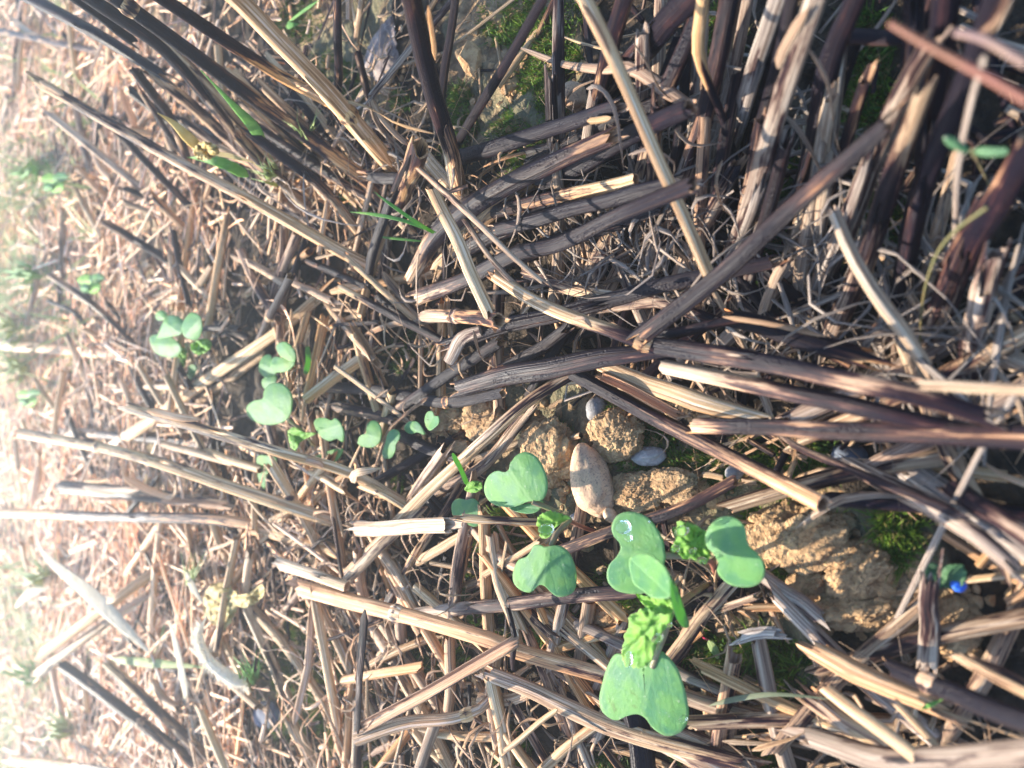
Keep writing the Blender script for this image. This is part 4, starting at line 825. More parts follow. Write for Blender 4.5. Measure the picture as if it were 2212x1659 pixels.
c = plant('seedling', 'seedling with two notched kidney-shaped leaves on a reddish stem and a small hairy leaf', 'seedling', 1290, 1150)
stem('stem', c, '1290,1150,0 1258,1138,12 1232,1126,20', (8, 9), M_REDSTEM)
stem('petiole', c, '1232,1124,20 1205,1150,24 1190,1180,26', (10, 13))
stem('petiole', c, '1234,1124,20 1190,1100,26 1150,1084,30', (9, 11))
leaf('cotyledon', c, [(1103,996),(1118,982),(1134,976),(1157,986),(1172,1008),(1181,1035),(1181,1062),(1170,1080),(1140,1084),(1120,1092),(1100,1096),(1067,1090),(1050,1073),(1046,1050),(1055,1028),(1073,1017),(1090,1020),(1099,1014)], 31, (1, -2), base=(1146, 1084), cup=-2.0, seed=9, rings=13)
leaf('cotyledon', c, [(1100,1097),(1120,1107),(1150,1109),(1166,1100),(1172,1082),(1140,1088)], 25, (0, 2), cup=.6, seed=10)
leaf('cotyledon', c, D([(300,230),(262,214),(220,214),(195,260),(170,290),(120,310),(85,390),(90,460),(140,510),(200,520),(250,475),(285,478),(330,520),(370,548),(430,545),(480,510),(495,440),(485,350),(450,270),(400,225),(345,216)], ox=1080, oy=1106), 27, (-1.5, -3), base=(1186, 1180), cup=-2.4, seed=11, rings=13)
leaf('true_leaf', c, D([(245,40),(300,0),(380,10),(450,40),(400,70),(350,110),(320,160),(270,165),(250,110)], ox=1080, oy=1106), 30, (-5, -3), base=(1232, 1120), cup=1.2, crinkle=1.5, mat=M_TRUE, seed=12)

d = plant('seedling', 'small seedling half hidden beside the notched one, with one leaf seen edge-on', 'seedling', 1050, 1070)
stem('stem', d, '1050,1070,0 1035,1064,8 1022,1058,14', 6)
leaf('cotyledon', d, [(977,1086),(990,1077),(1007,1080),(1022,1077),(1034,1086),(1039,1106),(1040,1128),(1026,1138),(1003,1130),(984,1122),(976,1106)], 14, (0, -3), base=(1022, 1080), cup=-1, seed=13)
leaf('cotyledon', d, [(976,978),(984,984),(1000,1014),(1012,1046),(1004,1046),(992,1018),(978,992)], 20, (-30, 0), cup=.3, seed=14)
leaf('true_leaf', d, [(1004,1058),(1014,1042),(1034,1040),(1042,1052),(1026,1064)], 17, (2, 2), crinkle=1.0, mat=M_TRUE, seed=15)

e = plant('seedling', 'seedling with a big two-lobed leaf and a wet pale crinkled one, beyond the spotted seedling', 'seedling', 690, 975)
stem('stem', e, '690,975,0 672,955,10 655,932,18 622,906,26', (6, 8))
leaf('cotyledon', e, [(567,861),(547,866),(532,880),(537,900),(557,914),(580,918),(600,916),(617,908),(626,897),(631,877),(630,853),(617,834),(600,827),(580,831),(570,846)], 27, (2, -4), base=(622, 906), cup=-2.2, seed=16, rings=12)
leaf('cotyledon', e, [(678,914),(684,904),(703,903),(716,908),(724,903),(737,916),(743,936),(740,955),(727,948),(710,953),(690,940)], 20, (2, -4), base=(682, 935), cup=-1.8, seed=17)
leaf('true_leaf', e, [(623,933),(637,923),(653,933),(683,936),(663,946),(647,956),(637,973),(628,963)], 21, (-2, -3), crinkle=2.0, mat=M_TRUE, seed=18)
leaf('true_leaf', e, [(557,985),(578,984),(597,990),(590,1010),(576,1028),(571,1056),(560,1040),(555,1010)], 15, (2, -12), cup=-1.5, seed=19, mat=M_COT)
leaf('true_leaf', e, [(677,992),(700,977),(740,969),(732,990),(710,1004),(683,1002)], 10, (0, -3), cup=-1.2, seed=20, mat=M_GRASS)

f = plant('seedling', 'small seedling with two leaves covered in pale insect-bitten spots', 'seedling', 830, 962)
stem('stem', f, '830,962,0 828,957,6 826,952,12', 6)
leaf('cotyledon', f, [(772,950),(780,940),(790,936),(793,916),(807,908),(821,919),(824,938),(819,956),(806,966),(787,966),(774,960)], 14, (1, -3), base=(824, 952), cup=-1.6, seed=21, rings=12)
leaf('cotyledon', f, [(835,943),(840,933),(850,927),(862,933),(863,947),(855,960),(853,976),(843,990),(830,990),(825,980),(830,963),(833,953)], 14, (2, -3), base=(829, 956), cup=-1.4, seed=22, rings=12)

gq = plant('seedling', 'tiny seedling with a folded pair of leaves next to the soil clods', 'seedling', 920, 945)
stem('stem', gq, '920,945,0 919,940,5 918,935,10', 5)
leaf('cotyledon', gq, [(873,923),(883,911),(900,911),(911,923),(917,939),(900,934),(889,938),(877,933)], 12, (1, -5), base=(917, 938), cup=-1.2, seed=23)
leaf('cotyledon', gq, [(917,906),(923,890),(934,889),(938,898),(947,900),(948,913),(940,923),(928,930),(920,920)], 14, (6, -3), base=(922, 930), cup=1.4, seed=24)

hq = plant('seedling', 'seedling of overlapping rounded leaves above the two-lobed one, with one leaf edge-on', 'seedling', 650, 800)
stem('stem', hq, '650,800,0 640,792,10 634,784,16', 6)
leaf('cotyledon', hq, [(597,746),(613,738),(627,746),(638,763),(635,783),(617,776),(603,766)], 22, (2, -5), base=(636, 783), cup=-1.5, seed=25)
leaf('cotyledon', hq, [(585,782),(593,771),(617,775),(637,783),(623,800),(603,805),(587,800)], 20, (1, -3), base=(636, 783), cup=-1.5, seed=26)
leaf('cotyledon', hq, [(560,786),(568,770),(583,766),(590,786),(597,806),(577,816),(560,803)], 14, (1, -3), cup=-1.5, seed=27)
leaf('cotyledon', hq, [(565,824),(580,810),(597,812),(590,836),(574,842)], 10, (1, -3), cup=-1, seed=28)
leaf('cotyledon', hq, [(660,750),(667,748),(671,780),(664,808),(656,806),(660,778)], 18, (-30, 0), cup=.4, seed=29)

iq = plant('seedling', 'leafy far seedling, bright clustered leaves with a drooping crinkled one', 'seedling', 420, 800)
stem('stem', iq, '420,800,0 412,770,14 402,745,24', 8)
leaf('leaf', iq, [(360,684),(380,682),(397,696),(392,720),(373,727),(340,730),(345,712)], 34, (2, -4), base=(398, 728), cup=-3, seed=30)
leaf('leaf', iq, [(394,700),(412,675),(432,684),(436,712),(424,734),(398,726)], 38, (2, -4), base=(398, 728), cup=-3, seed=31)
leaf('leaf', iq, [(324,727),(345,722),(370,728),(392,752),(378,772),(342,766),(328,748)], 28, (2, -4), base=(394, 745), cup=-3, seed=32)
leaf('leaf', iq, [(337,676),(352,670),(362,682),(350,692),(338,690)], 26, (2, -4), cup=-2, seed=33)
leaf('true_leaf', iq, [(414,742),(440,732),(456,740),(450,756),(428,766),(414,756)], 28, (-2, -4), crinkle=3, mat=M_TRUE, seed=34)
leaf('true_leaf', iq, [(384,756),(400,752),(402,776),(394,796),(386,782)], 20, (-2, -8), crinkle=3, mat=M_TRUE, seed=35)
leaf('true_leaf', iq, [(408,790),(420,788),(424,800),(412,822),(405,812)], 16, (-2, -8), cup=-1, seed=36)

for lab, x, y, k in [('blurred seedling at the far edge with a pair of rounded leaves and a wet tip', 197, 613, .8), ('blurred bright seedling at the far edge between the upper stalks', 118, 395, .8), ('dim far seedling lying in the yellow-green blades', 62, 860, .7)]:
    o = plant('seedling', lab, 'seedling', x+12, y+34)
    stem('stem', o, f'{x+12},{y+34},0 {x+8},{y+18},14 {x+4},{y+4},26', 5)
    for j, (ax, ay, s) in enumerate([(-14, -10, 20), (14, -14, 18), (6, 12, 20), (-18, 12, 15)][:4]):
        pts = [(x+(ax+s*math.cos(t)*(1+.25*math.cos(2*t+j)))*k, y+(ay+s*.8*math.sin(t))*k) for t in np.linspace(0, 2*math.pi, 9)[:-1]]
        leaf('leaf', o, pts, 24+3*j, (2, -5), cup=-3, seed=40+j, mat=M_COT if j % 2 else M_TRUE)

o = plant('seedling', 'slender seedling with two narrow leaves held high in the shaded clump', 'seedling', 2150, 430)
stem('stem', o, '2150,430,0 2118,360,34 2099,326,58', (5, 6))
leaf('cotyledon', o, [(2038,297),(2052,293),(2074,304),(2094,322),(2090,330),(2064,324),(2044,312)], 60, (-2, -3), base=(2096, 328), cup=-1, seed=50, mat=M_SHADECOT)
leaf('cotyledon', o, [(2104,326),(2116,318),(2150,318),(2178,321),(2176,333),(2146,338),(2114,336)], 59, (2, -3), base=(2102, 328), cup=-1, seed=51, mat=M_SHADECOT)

o = plant('sprout', 'tiny sprout with a crimson collar and one pale grain-like leaf beside the big heart-shaped leaf', 'sprout', 1522, 1372)
stem('stem', o, '1515,1374,1 1522,1379,4 1531,1383,7', (4, 5), simple('crimson_collar', (0.30, 0.01, 0.05), (0.22, 0.01, 0.03), 300, .4))
leaf('leaf', o, [(1528,1384),(1538,1385),(1550,1400),(1555,1416),(1550,1424),(1540,1414),(1530,1398)], 7, (0, -2), base=(1530, 1384), cup=-.8, mat=M_PALEGRASS, seed=52)

o = plant('curled_leaf', 'small green curled leaf with purple rims near the blue bead', 'leaf', 2035, 1262)
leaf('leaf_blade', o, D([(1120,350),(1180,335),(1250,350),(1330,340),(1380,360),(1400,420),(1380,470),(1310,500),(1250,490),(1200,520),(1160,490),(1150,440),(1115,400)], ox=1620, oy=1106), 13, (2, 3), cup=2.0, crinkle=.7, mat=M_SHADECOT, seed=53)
blob('bead', 'bright blue bead lying beside the curled green leaf', 'bead', 2071, 1264, 34, 28, 20, 13, 1.9, M_BEAD, .16, 4, 0.03, 3)

# ------------------------------------------------------------------ loose green, yellow and white blades
def blade(label, pts, w, mat, cat='grass blade', name='grass_leaf', roll=.3, twist=.3, taper=(.1, .5), asp=.1, parent=None, sd=0):
    if mat in (M_WHITE, M_PALEGRASS) and parent is None: roll = None
    q3 = topath(pts); path = catmull(q3, 24); dm = np.array([depth(p) for p in q3]); w = np.atleast_1d(np.asarray(w, float))
    rad = np.interp(np.linspace(0, 1, 12), np.linspace(0, 1, len(w)), w)*dm.mean()/FPX/2
    V, F, S, C, mi = tube(path, rad, 10, asp, roll, twist, (0, 0), 0, 1, 'cc', 0, 0.02, sd, None, taper)
    uv = np.zeros_like(S); uv[:, 0] = S[:, 0]*.8; u_ = (S[:, 2]-S[:, 2].min()); uv[:, 1] = u_/max(u_.max(), 1e-6); uv[:, 2] = np.abs(S[:, 0])*.93
    o = mk(name, V, F, mat, parent, uv)
    if parent is None: tag(o, label, cat)
    return o
blade('wide bright green blade with dew leaning among the tall stalks', '572,318,30 545,270,50 500,222,68 434,152,84', (20, 29, 26, 12), M_GRASS, taper=(.2, .6))
blade('green blade base lying under the yellow leaf', '536,382,30 500,360,42 460,346,50 404,340,54', (22, 26, 22, 10), M_GRASS, taper=(.15, .4))
y_ = blade('yellowed pointed leaf with a pale crumpled knot among the tall stalks', '432,322,56 400,290,64 370,262,70 340,244,76', (22, 26, 22, 10), M_YELLOW, 'yellow leaf', 'yellow_leaf', taper=(.1, .6))
leaf('crumpled_knot', y_, [(420,318),(436,306),(462,312),(472,326),(456,342),(430,344),(420,334)], 60, (2, -2), crinkle=3, mat=M_YELLOW, seed=60)
blade(None, '460,330,58 500,338,46 552,352,30', (10, 12, 8), M_WHITE, name='dry_tail', parent=y_)
blade('thin green grass blade lying level across the stalk clump base', '756,458,34 800,462,36 870,476,36 942,502,30', (5, 8, 9, 8), M_GRASS, taper=(.4, .05))
blade('thin grass blade with an orange tip slanting over the hollow stub', '808,414,44 842,440,44 890,474,40 938,504,32', (4, 8, 9, 9), M_GRASS, taper=(.4, .05))
blade('faint thin dark green blade under the two grass blades', '812,511,16 860,516,16 920,522,14', (4, 6, 4), M_GRASS, taper=(.2, .2))
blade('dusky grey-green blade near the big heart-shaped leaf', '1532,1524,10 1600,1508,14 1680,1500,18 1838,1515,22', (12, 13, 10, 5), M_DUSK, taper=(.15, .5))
blade('scrap of bright green blade near the blue-black straw', '1990,1532,22 2012,1522,24 2036,1511,25', (8, 11, 6), M_GRASS, taper=(.2, .3))
blade('slim green blade lying on the far soil at the top of the field', '620,50,14 655,24,16 690,0,18', (4, 7, 6), M_GRASS, taper=(.2, .3))
blade('small green leaf piece on the soil beside the slim far blade', '618,58,8 632,54,10 648,52,8', (10, 14, 8), M_GRASS, taper=(.2, .3))
blade('wide bleached white blade stretched across the bright far corner', '70,1122,54 90,1190,46 210,1296,36 322,1408,24', (14, 22, 34, 28), M_WHITE, 'bleached leaf', 'bleached_leaf', taper=(.3, .25), asp=.07)
blade('bleached blade lying in the glare behind the crossed bright rods', '32,1310,34 60,1284,34 110,1268,30', (16, 28, 18), M_WHITE, 'bleached leaf', 'bleached_leaf')
blade('pale curved blade joining the white downy leaf', '360,1330,10 345,1390,14 325,1425,12', (8, 14, 10), M_PALEGRASS, 'dry leaf blade', 'dry_strip')
blade('grey-white bent blade below the crossed bright rods', '365,1340,24 382,1400,26 398,1480,20 400,1530,14', (12, 20, 26, 10), M_WHITE, 'dry leaf blade', 'dry_strip', taper=(.1, .4))
blade('level pale blade under the bright tan rod', '242,1424,20 330,1432,20 448,1442,18', (16, 20, 14), M_PALEGRASS, 'dry leaf blade', 'dry_strip')
blade('cream blade hanging by the crumpled yellow leaf', '400,1235,26 418,1270,26 440,1306,24', (12, 20, 14), M_WHITE, 'dry leaf blade', 'dry_strip')
wf = blade('white downy curled leaf lying like a caterpillar in the bright litter', '446,1330,34 432,1372,38 452,1425,36 498,1462,28 534,1478,20', (10, 14, 20, 26, 24), M_FUZZ, 'downy leaf', 'downy_leaf', asp=.5, taper=(.2, .12))
# down hairs on its edges
pth = catmull(topath('446,1330,34 432,1372,38 452,1425,36 498,1462,28 534,1478,20'), 200); hv = []; hf = []
for k in range(1100):
    p = pth[rnd.randrange(20, 200)]; dd = nrs.randn(3); dd[2] = abs(dd[2]); dd /= np.linalg.norm(dd); s_ = nrs.randn(3)*.00012; b0 = p+dd*.0012
    i = len(hv); hv += [b0-s_, b0+s_, p+dd*.0052]; hf.append((i, i+1, i+2))
mk('down', hv, hf, M_FUZZ, wf)
yl = empty('crumpled_leaf', P(465, 1310, 4)); tag(yl, 'crumpled dull yellow leaf between the tan stubs in the bright litter', 'yellow leaf')
leaf('leaf_blade', yl, [(448,1275),(470,1258),(500,1270),(512,1290),(505,1330),(485,1356),(455,1345),(440,1310)], 18, (2, -3), crinkle=3.6, mat=M_YELLOW, seed=61, rings=14)
leaf('leaf_tip', yl, [(505,1290),(540,1280),(565,1262),(572,1280),(550,1304),(520,1312)], 26, (2, -3), crinkle=2, mat=M_YELLOW, seed=62)
dl = empty('dead_leaf', P(835, 100, 2)); tag(dl, 'grey-purple dead leaf lying flat behind the tall stalks', 'dead leaf')
leaf('leaf_blade', dl, [(845,38),(820,60),(795,105),(788,140),(800,165),(822,182),(845,175),(858,130),(852,80)], 8, (0, -3), cup=-3, crinkle=1.5, mat=M_DEAD, seed=63)
stem('weed_stalk', None, '1923,50,92 2003,97,92 2120,160,92 2224,220,92', (17, 20, 22), M_ORANGESTEM, 'blurred reddish stem hanging close in front of the shaded clump', 'stem')
stem('weed_stalk', None, '2067,70,84 2125,84,86 2222,140,88', (20, 22), simple('purple_stem', (0.12, 0.07, 0.075), (0.3, 0.2, 0.12), 30, .5), 'blurred purple-tan stem close in front, above the reddish one', 'stem')
stem('weed_stalk', None, '1987,756,6 1993,653,26 2020,556,42 2062,500,50 2132,448,56', (6, 6, 7), M_YSTEM, 'curved yellow-green stem rising through the shaded clump', 'stem')

TUFTS = [('yellow-green grass tuft at the far edge above the pinkish tan straw', 40, 705, 9, M_PALEGRASS, (-1, .1)), ('bright green grass tuft at the far edge of the field', 78, 590, 9, M_GRASS, (-1, .25)),
         ('bleached yellow grass tuft at the far edge below the pinkish tan straw', 50, 800, 8, M_PALEGRASS, (-1, -.3)), ('green grass tuft glowing in the bright bottom far corner', 70, 1470, 8, M_GRASS, (-.6, -.8)),
         ('pale grass tuft in the glare beyond the crossed bright rods', 110, 1250, 9, M_PALEGRASS, (-.8, -.5)), ('green grass blades among the dark stalks at the far edge', 90, 350, 6, M_GRASS, (-.7, .7)),
         ('fine green grass tuft near the white downy leaf', 410, 1260, 8, M_PALEGRASS, (.2, -1)), ('grass tuft in the mossy gap near the slate stone', 545, 1470, 7, M_GRASS, (-.3, -1)),
         ('thin grass tuft below the golden clump', 600, 385, 7, M_PALEGRASS, (-.6, -.6)), ('grass tuft behind the golden stalk', 655, 300, 7, M_PALEGRASS, (.1, -1)), ('yellowish grass tuft at the bottom far corner', 150, 1580, 9, M_PALEGRASS, (-1, -.3))]
for lab, x, y, nb, mat, dr in TUFTS:
    o = tag(empty('grass_tuft', P(x, y, 0)), lab, 'grass tuft')
    for k in range(nb+6):
        L = rnd.uniform(35, 80); an = math.atan2(dr[1], dr[0])+rnd.gauss(0, .5); x0, y0 = x+rnd.gauss(0, 10), y+rnd.gauss(0, 8)
        hgt = rnd.uniform(14, 42)
        blade(None, f'{x0},{y0},1 {x0+math.cos(an)*L*.5},{y0+math.sin(an)*L*.5},{hgt} {x0+math.cos(an)*L},{y0+math.sin(an)*L},{hgt*.9}', (6, rnd.uniform(8, 14), 4), mat, name='blade', parent=o, roll=rnd.uniform(-.5, .8), taper=(.1, .7), sd=k)

# ------------------------------------------------------------------ water drops
DROPS = [('big clear dewdrop on the upper lobe of the bright crinkled leaf', 1473, 1147, 26, 38), ('round dewdrop in the middle of the bright crinkled leaf', 1496, 1190, 14, 36), ('dewdrop on the outer rim of the bright crinkled leaf', 1460, 1185, 15, 36), ('dewdrop hanging at the foot of the bright crinkled leaf', 1515, 1210, 16, 35),
         ('clear round dewdrop beside the crinkled leaf on the big heart-shaped leaf', 1420, 1379, 21, 41), ('dewdrop cradled in the small hairy leaf', 1180, 1144, 28, 34), ('small dewdrop near the folded leaf tip', 1447, 1350, 10, 41)]
for k, (lab, x, y, w, z) in enumerate(DROPS):
    blob('dewdrop', lab, 'dewdrop', x, y, w, w, 0, z, w*.075, M_DEW, .02, 4, 0, k)
FLAT = [('widest flat dewdrop, on the upper lobe of the spread seedling leaf', 1347, 1138, 34, 36.5), ('flat dewdrop near the tip of the big heart-shaped leaf', 1477, 1552, 20, 22), ('flat dewdrop below the widest one on the spread leaf', 1358, 1162, 18, 36), ('tiny bright dewdrop on the edge of the spread leaf', 1401, 1128, 7, 36), ('long whitish dewdrop at the tip of the crinkled dewy leaf', 1358, 1424, 18, 38)]
for k, (lab, x, y, w, z) in enumerate(FLAT):
    blob('dewdrop', lab, 'dewdrop', x, y, w, w*(.9 if k != 4 else 1.9), 0, z, w*.03, M_DEW, .05, 4, 0, k+9)

# ------------------------------------------------------------------ moss, litter and shreds (nobody could count them)
MOSS = [(1205,225,32,1.0),(1160,180,26,.9),(1235,130,24,.9),(1150,40,36,.9),(1250,30,26,.9),(1000,215,24,.7),(1010,280,26,.8),(985,320,26,.9),(1150,350,26,.8),(1190,310,20,.8),(880,225,22,.6),(760,400,34,.7),(800,430,26,.6),
        (1700,380,34,.7),(1850,190,60,.75),(1870,80,50,.6),(1560,60,40,.8),(1540,120,34,.8),(1600,240,30,.6),(1330,890,30,.9),(1390,945,26,.5),(1420,960,20,.5),(1540,1020,36,.5),(1630,975,44,.7),(1690,1020,44,.8),(1760,1000,40,.6),(1500,1000,26,.6),
        (1180,1140,20,.7),(1100,1150,44,1.0),(1080,1165,30,1.1),(1300,1262,26,.8),(1350,1312,44,1.2),(1325,1290,30,1.2),(1320,1360,26,1.0),(1640,1420,26,1.6),(1655,1395,24,1.5),(1620,1405,20,1.4),(1780,1165,34,1.1),(1800,1190,26,.9),(1940,1135,34,1.0),(1760,1140,20,1.0),
        (600,1370,44,.7),(620,1310,34,.7),(640,1470,44,.7),(590,1450,30,.6),(745,1620,44,.8),(790,1640,40,.8),(720,1560,30,.7),(780,1500,30,.6),(690,1400,34,.6),(1150,1370,34,.6),(1120,1600,30,.7),(1110,1640,30,.7),(1500,1400,40,.6),(1700,1500,30,.8),(1480,1640,30,.6),(850,1040,22,.8),(790,830,20,.5),(905,745,34,.5),(870,770,30,.4),(1640,1640,30,.7),
        (650,40,40,.6),(1180,90,50,.9),(1100,60,36,.8),(1120,300,40,.8),(760,180,40,.6),(1560,330,40,.6),(1640,520,36,.6),(1900,470,40,.6),(1800,560,36,.6),(1380,1000,30,.8),(1460,1010,26,.8),(1620,1130,26,1.0),(1700,1230,30,.9),(1930,1180,36,.9),(1180,1270,26,1.0),(1240,1300,26,.9),(1050,1350,40,.7),(960,1420,40,.7),(860,1400,36,.7),(1010,1250,30,.7),(620,1400,60,.9),(700,1480,40,.8),(650,1540,50,.8),(1260,1420,40,.7),(1560,1440,40,.9),(1680,1440,36,1.2),(1330,1640,30,.7),(700,150,30,.5),(1770,1420,26,.5),(1215,940,14,1.0),(1190,935,14,.9),(1130,395,20,.8),(1620,680,26,.5),(1590,600,30,.5)]
def soilz(p): return float(soil(np.array([p[0]]), np.array([p[1]]))[0])
mv, mf, mp = [], [], []
for x, y, r, lum in MOSS:
    cnt = int(6+0.21*r*r)
    for k in range(min(cnt, 420)):
        a_, q_ = rnd.uniform(0, 6.283), r*math.sqrt(rnd.random())*1.25
        p = P(x+math.cos(a_)*q_, y+math.sin(a_)*q_, 1); p[2] = soilz(p)+.0004
        h = rnd.uniform(.0014, .0040)*(0.6+.5*lum); lean = np.array([rnd.gauss(0, .5), rnd.gauss(0, .5), 1.0]); lean /= np.linalg.norm(lean)
        for w_ in range(3):
            ph = rnd.uniform(0, 6.283); s_ = np.array([math.cos(ph), math.sin(ph), 0])*rnd.uniform(.00018, .00034)
            dirn = lean+np.array([rnd.gauss(0, .55), rnd.gauss(0, .55), 0]); i = len(mv)
            mv += [p-s_, p+s_, p+dirn*h*.55+s_*1.1, p+dirn*h]; mf.append((i, i+1, i+2, i+3))
            t_ = min(1, max(0, (lum-.4)*.8+rnd.gauss(0, .2))); yv = 1.0 if rnd.random() < .2 else 0
            mp += [(t_*.3, yv, 0), (t_*.3, yv, 0), (t_, yv, 0), (min(1, t_*1.3), yv, 0)]
tag(mk('moss', mv, mf, M_MOSS, None, None, mp), 'green moss growing in patches on the damp soil', 'moss', None, 'stuff')

def scatter(n, seed, near, box=None):
    r = np.random.RandomState(seed)
    y = np.where(r.rand(n) < near, r.uniform(.0, .34, n), r.uniform(.25, 1.35, n)); x = r.uniform(-1, 1, n)*(.17+.48*np.clip(y, 0, 1.2))
    if box:
        bi = r.randint(0, len(box), n); bx = np.array(box, float)[bi]; q_ = np.array([P(bx[i, 0]+r.rand()*(bx[i, 2]-bx[i, 0]), bx[i, 1]+r.rand()*(bx[i, 3]-bx[i, 1]), 3) for i in range(n)]); x, y = q_[:, 0], q_[:, 1]
    px, py, d = PX(x, y); sh_ = np.clip((px-850)/500, 0, 1)*np.clip((900-py)/250, 0, 1)
    keep = ((~inside(px, py)) | (r.rand(n) < .16)) & clear(px, py) & ((r.rand(n) > .62*sh_) | (box is not None))
    return x[keep], y[keep], px[keep], py[keep], r
def litter(name, label, n, seed, near, Lr, Rr, zmax, flat=False, box=None, tone0=0, br0=1):
    x, y, px, py, r = scatter(n, seed, near, box)
    if not box:
        kp = r.rand(len(x)) < np.clip(.75+1.9*fbm(x, y, .05, 3, seed), .12, 1); x, y, px, py = x[kp], y[kp], px[kp], py[kp]
    m = len(x)
    L = Lr[0]+(Lr[1]-Lr[0])*r.rand(m)**1.8; R = Rr[0]+(Rr[1]-Rr[0])*r.rand(m)**1.5; fl = np.where(r.rand(m) < .5, r.uniform(.15, .4, m), .85)
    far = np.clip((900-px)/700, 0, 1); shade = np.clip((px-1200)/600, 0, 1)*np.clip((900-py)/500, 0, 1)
    az = r.uniform(0, np.pi*2, m); el = np.clip(r.randn(m)*(.16 if Lr[1] < .09 else .07), -.5, .5)
    z = soil(x, y)+r.uniform(.0003, zmax, m)*(1+1.2*far)+L*np.abs(np.sin(el))*.4
    d = np.stack([np.cos(az)*np.cos(el), np.sin(az)*np.cos(el), np.sin(el)], 1)
    side = np.stack([-np.sin(az), np.cos(az), np.zeros(m)], 1); up = np.cross(d, side)
    c0 = np.stack([x, y, z], 1); ns = 5 if not flat else 7; K = 5 if not flat else 4
    curl = r.standard_t(2.2, m).clip(-9, 9)*(.022 if not flat else .6); curl2 = r.randn(m)*(.02 if not flat else .5)
    V = []; S = []; off = r.rand(m)*9
    for i in range(ns):
        u = i/(ns-1)-.5; ctr = c0+d*(L*u)[:, None]+side*(curl*L*(u*u*2-.25))[:, None]+up*(curl2*L*(.25-u*u*2))[:, None]
        tp = 1.0 if not flat else (1-abs(u)*1.5)
        for j in range(K):
            th = 2*np.pi*j/K+.4; ry = R*tp; rz = R*tp*(fl if not flat else .18)
            V.append(ctr+side*(ry*np.cos(th))[:, None]+up*(rz*np.sin(th))[:, None]); S.append(np.stack([np.full(m, np.cos(th)), np.full(m, np.sin(th)), off+L*(u+.5)], 1))
    V = np.stack(V, 1); S = np.stack(S, 1); P_ = V.shape[1]
    fs = []
    for i in range(ns-1):
        for j in range(K): k = (j+1) % K; fs.append((i*K+j, i*K+k, (i+1)*K+k, (i+1)*K+j))
    fs = np.array(fs); F = (fs[None]+(np.arange(m)*P_)[:, None, None]).reshape(-1, 4)
    ch = np.where(r.rand(m) < .12+.28*np.clip(1.2-far, 0, 1)+.15*shade, r.uniform(.4, .95, m), r.uniform(-.05, .2, m)); tone = np.clip(r.rand(m)*.42+.45*shade+.3*far+tone0, 0, 1); br = r.uniform(.7, 1.25, m)*(1+1.2*far); br = np.where((far > .1) & (r.rand(m) < .5), br*1.35, br)  # far pieces made paler, sun and glare put into the straw colour
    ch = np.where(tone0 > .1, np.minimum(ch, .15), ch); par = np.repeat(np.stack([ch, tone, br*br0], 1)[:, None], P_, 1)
    return tag(mk(name, V.reshape(-1, 3), F, M_STRAW if not flat else M_BLADE, None, S.reshape(-1, 3), par.reshape(-1, 3)), label, None, None, 'stuff')
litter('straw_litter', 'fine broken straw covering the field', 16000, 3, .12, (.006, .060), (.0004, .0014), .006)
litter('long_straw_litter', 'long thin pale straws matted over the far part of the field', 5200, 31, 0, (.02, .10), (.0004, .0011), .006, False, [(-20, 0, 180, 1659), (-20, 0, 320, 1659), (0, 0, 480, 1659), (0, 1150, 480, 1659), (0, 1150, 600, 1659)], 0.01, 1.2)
gv, gf, gu = [], [], []
rg_ = random.Random(77)
for k in range(230):
    x0, y0 = rg_.uniform(-10, 260)*rg_.random()**.6, rg_.choice([rg_.gauss(590, 45), rg_.gauss(735, 50), rg_.gauss(1290, 120), rg_.gauss(1500, 110), rg_.uniform(0, 500), rg_.gauss(390, 40)])
    for q_ in range(rg_.randint(4, 9)):
        p = P(x0+rg_.gauss(0, 9), y0+rg_.gauss(0, 9), 3); an = rg_.gauss(1.57, .9); L = rg_.uniform(.02, .06); w_ = rg_.uniform(.0006, .0015); dd = np.array([math.cos(an)*.8, math.sin(an)*.8, rg_.uniform(.15, .7)]); sd_ = np.array([-math.sin(an), math.cos(an), 0])*w_
        i = len(gv); gv += [p-sd_, p+sd_, p+dd*L*.55+sd_*.8, p+dd*L*.55-sd_*.8, p+dd*L-np.array([0, 0, L*.15])]; gf += [(i, i+1, i+2, i+3), (i+3, i+2, i+4)]; gu += [(-.5, 0, .5), (.5, 0, .5), (.4, .5, .5), (-.4, .5, .5), (0, 1, .5)]
tag(mk('grass', gv, gf, M_PALEGRASS, None, gu), 'thin pale green grass growing through the far litter', None, None, 'stuff')
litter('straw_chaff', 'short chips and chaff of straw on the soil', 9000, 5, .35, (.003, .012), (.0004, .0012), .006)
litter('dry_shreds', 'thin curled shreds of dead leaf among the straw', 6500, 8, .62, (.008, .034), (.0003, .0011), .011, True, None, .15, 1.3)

litter('curled_shreds', 'pale curled shreds of dead leaf tangled round the feet of the stalks', 430, 21, 1, (.016, .050), (.0004, .0010), .018, True, [(620, 240, 900, 480), (1250, 380, 1560, 640), (900, 250, 1560, 640), (1600, 480, 1960, 760), (1150, 430, 1560, 640), (1500, 200, 1800, 600), (1950, 500, 2212, 900)], .6, 1.25)
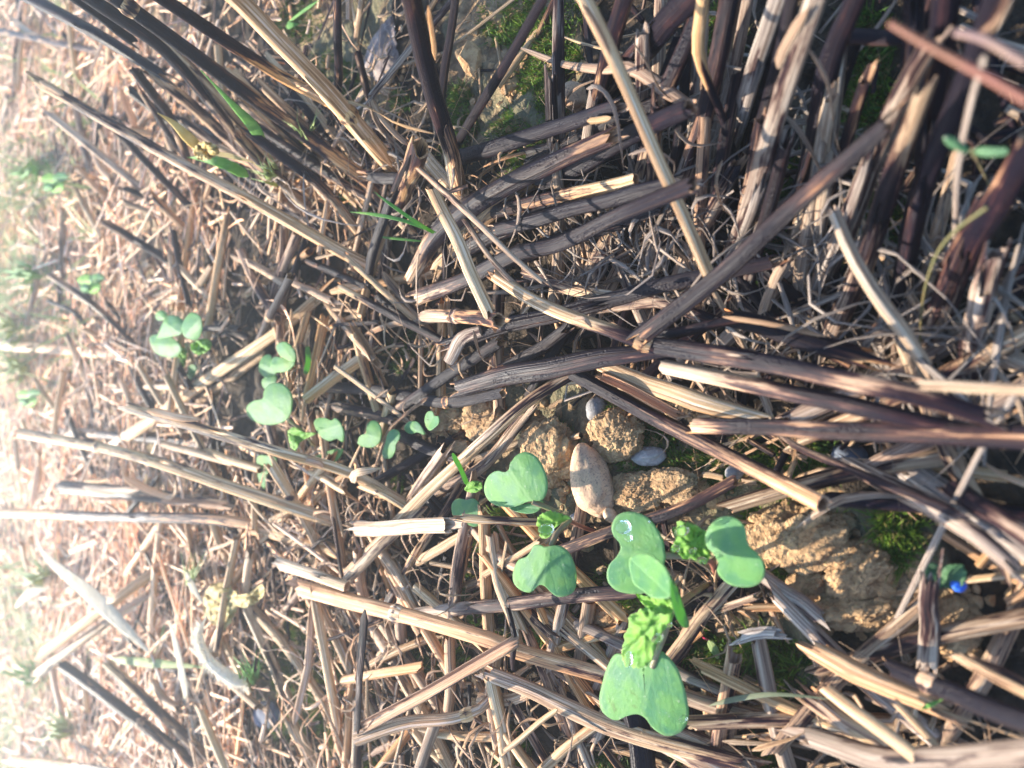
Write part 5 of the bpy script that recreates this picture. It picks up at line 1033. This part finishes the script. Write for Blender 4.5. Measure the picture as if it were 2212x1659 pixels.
# ------------------------------------------------------------------ loose straws nothing tells apart: copies of a few shapes
PROT = []
for k, (L, w, ch, tone, br) in enumerate([(.050, .0021, (.02, .1, .05), .05, 1.15), (.036, .0018, (.1, .3, .1), .1, 1.1), (.062, .0020, (.0, .2, .4), .2, 1.1), (.030, .0022, (.05, .0), .4, 1.2), (.045, .0019, (.7, .9, .8), .3, 1.0), (.028, .0018, (.9, .6), .3, 1.0), (.052, .0022, (.35, .5, .3), .5, 1.0), (.040, .0024, (.3, .15), .75, 1.0)]):
    q3 = np.array([[0, .3, .01], [L*.5, .3+rnd.gauss(0, .0012), .0106], [L, .3, .01]])
    path = catmull(q3, 12); V, F, S, C, mi = tube(path, w, 10, .85, 0, 0, ch, tone, br, 'oo', .6, .05, 300+k)
    o = mk('straw', V, F, [M_STRAW, M_INSIDE], None, S, C, mi); PROT.append((o, L))
used = set()
def place(k, x, y, z, az, el, label, group, name='straw', cat='straw', br=1.0):
    p, L = PROT[k]; o = p
    if k in used: o = p.copy(); COL.objects.link(o)
    used.add(k); o.name = name; o.rotation_euler = (rnd.uniform(-.3, .3) if False else 0, -el, az); o.location = (x, y, z)
    o.color = (br, br*rnd.uniform(.95, 1.0), br*rnd.uniform(.9, 1.0), 1); return tag(o, label, cat, group)
def fill(n, box, kinds, label, group, zr, el=.12, azr=(0, 6.283), **k):
    m = 0
    while m < n:
        px, py = rnd.uniform(box[0], box[2]), rnd.uniform(box[1], box[3])
        if inside(np.array([px]), np.array([py]))[0] or not clear(np.array([px]), np.array([py]))[0]: continue
        p = P(px, py, 4); place(rnd.choice(kinds), p[0], p[1], soilz(p)+rnd.uniform(*zr), rnd.uniform(*azr), rnd.gauss(0, el), label, group, br=rnd.uniform(.8, 1.15), **k); m += 1
fill(34, (0, 0, 560, 560), [0, 1, 2, 3, 4, 6], 'loose straw in the far litter around the feet of the tall upper clump', 'loose straws of the upper far litter', (.006, .016))
fill(34, (0, 560, 560, 1130), [0, 1, 2, 3, 4, 5], 'loose straw in the hazy far litter above the long sooty level straw', 'loose straws of the middle far litter', (.006, .016))
fill(30, (0, 1130, 560, 1659), [0, 1, 3, 0, 2], 'loose straw in the glaring bottom far corner', 'loose straws of the bright far corner', (.006, .018))
fill(30, (560, 560, 1000, 1130), [0, 1, 2, 4, 5, 6], 'loose straw in the brown middle litter round the small seedlings', 'loose straws of the middle litter', (.003, .008))
fill(30, (560, 1130, 1250, 1659), [0, 1, 2, 3, 6], 'loose straw in the lower litter below the lilac hollow piece', 'loose straws of the lower litter', (.003, .008))
fill(16, (950, 420, 1700, 800), [6, 7, 4, 5], 'loose dull straw in the shade under the fallen dark bundle', 'loose straws under the dark bundle', (.002, .006))
fill(12, (1800, 700, 2212, 1500), [6, 7, 4], 'loose dull straw in the shaded near border litter', 'loose straws of the near border', (.002, .006))
fill(12, (1250, 1450, 1800, 1659), [6, 7, 1], 'loose straw at the bottom border below the big seedling', 'loose straws of the bottom border', (.002, .006))
def stand(n, box, kinds, label, group):
    for i in range(n):
        p = P(rnd.uniform(box[0], box[2]), rnd.uniform(box[1], box[3]), 0)
        az = rnd.uniform(-.9, 2.2); el = rnd.uniform(.35, 1.0); k = rnd.choice(kinds); L = PROT[k][1]
        place(k, p[0], p[1], soilz(p)-.002, az, el, label, group, 'straw_stalk', 'straw stalk', br=rnd.uniform(.8, 1.1))
stand(22, (10, 60, 480, 560), [0, 2, 4, 6, 4], 'short stubble stalk left standing in the upper far litter', 'short stalks of the upper far litter')
stand(14, (10, 570, 300, 1000), [0, 2, 4], 'short stubble stalk left standing at the hazy far edge', 'short stalks of the far edge')

# ------------------------------------------------------------------ lens-glare stand-in, an added haze over the field
GLARE_HAZE = 0.26
bm = bmesh.new(); bmesh.ops.create_cube(bm, size=1.0); me = bpy.data.meshes.new('glare_haze'); bm.to_mesh(me); bm.free()
hz = bpy.data.objects.new('glare_haze', me); COL.objects.link(hz); hz.scale = (18, 18, 1.6); hz.location = (0, 0, 0.25-0.8-0.0); tag(hz, None, None, None, 'stuff')
hm = bpy.data.materials.new('glare_haze'); hm.use_nodes = True; ht = hm.node_tree; ht.nodes.remove(ht.nodes['Principled BSDF'])
pv = ht.nodes.new('ShaderNodeVolumePrincipled'); pv.inputs['Color'].default_value = (0.88, 0.94, 1, 1); pv.inputs['Density'].default_value = GLARE_HAZE; pv.inputs['Anisotropy'].default_value = 0.8
ht.links.new(pv.outputs[0], ht.nodes['Material Output'].inputs['Volume']); me.materials.append(hm)
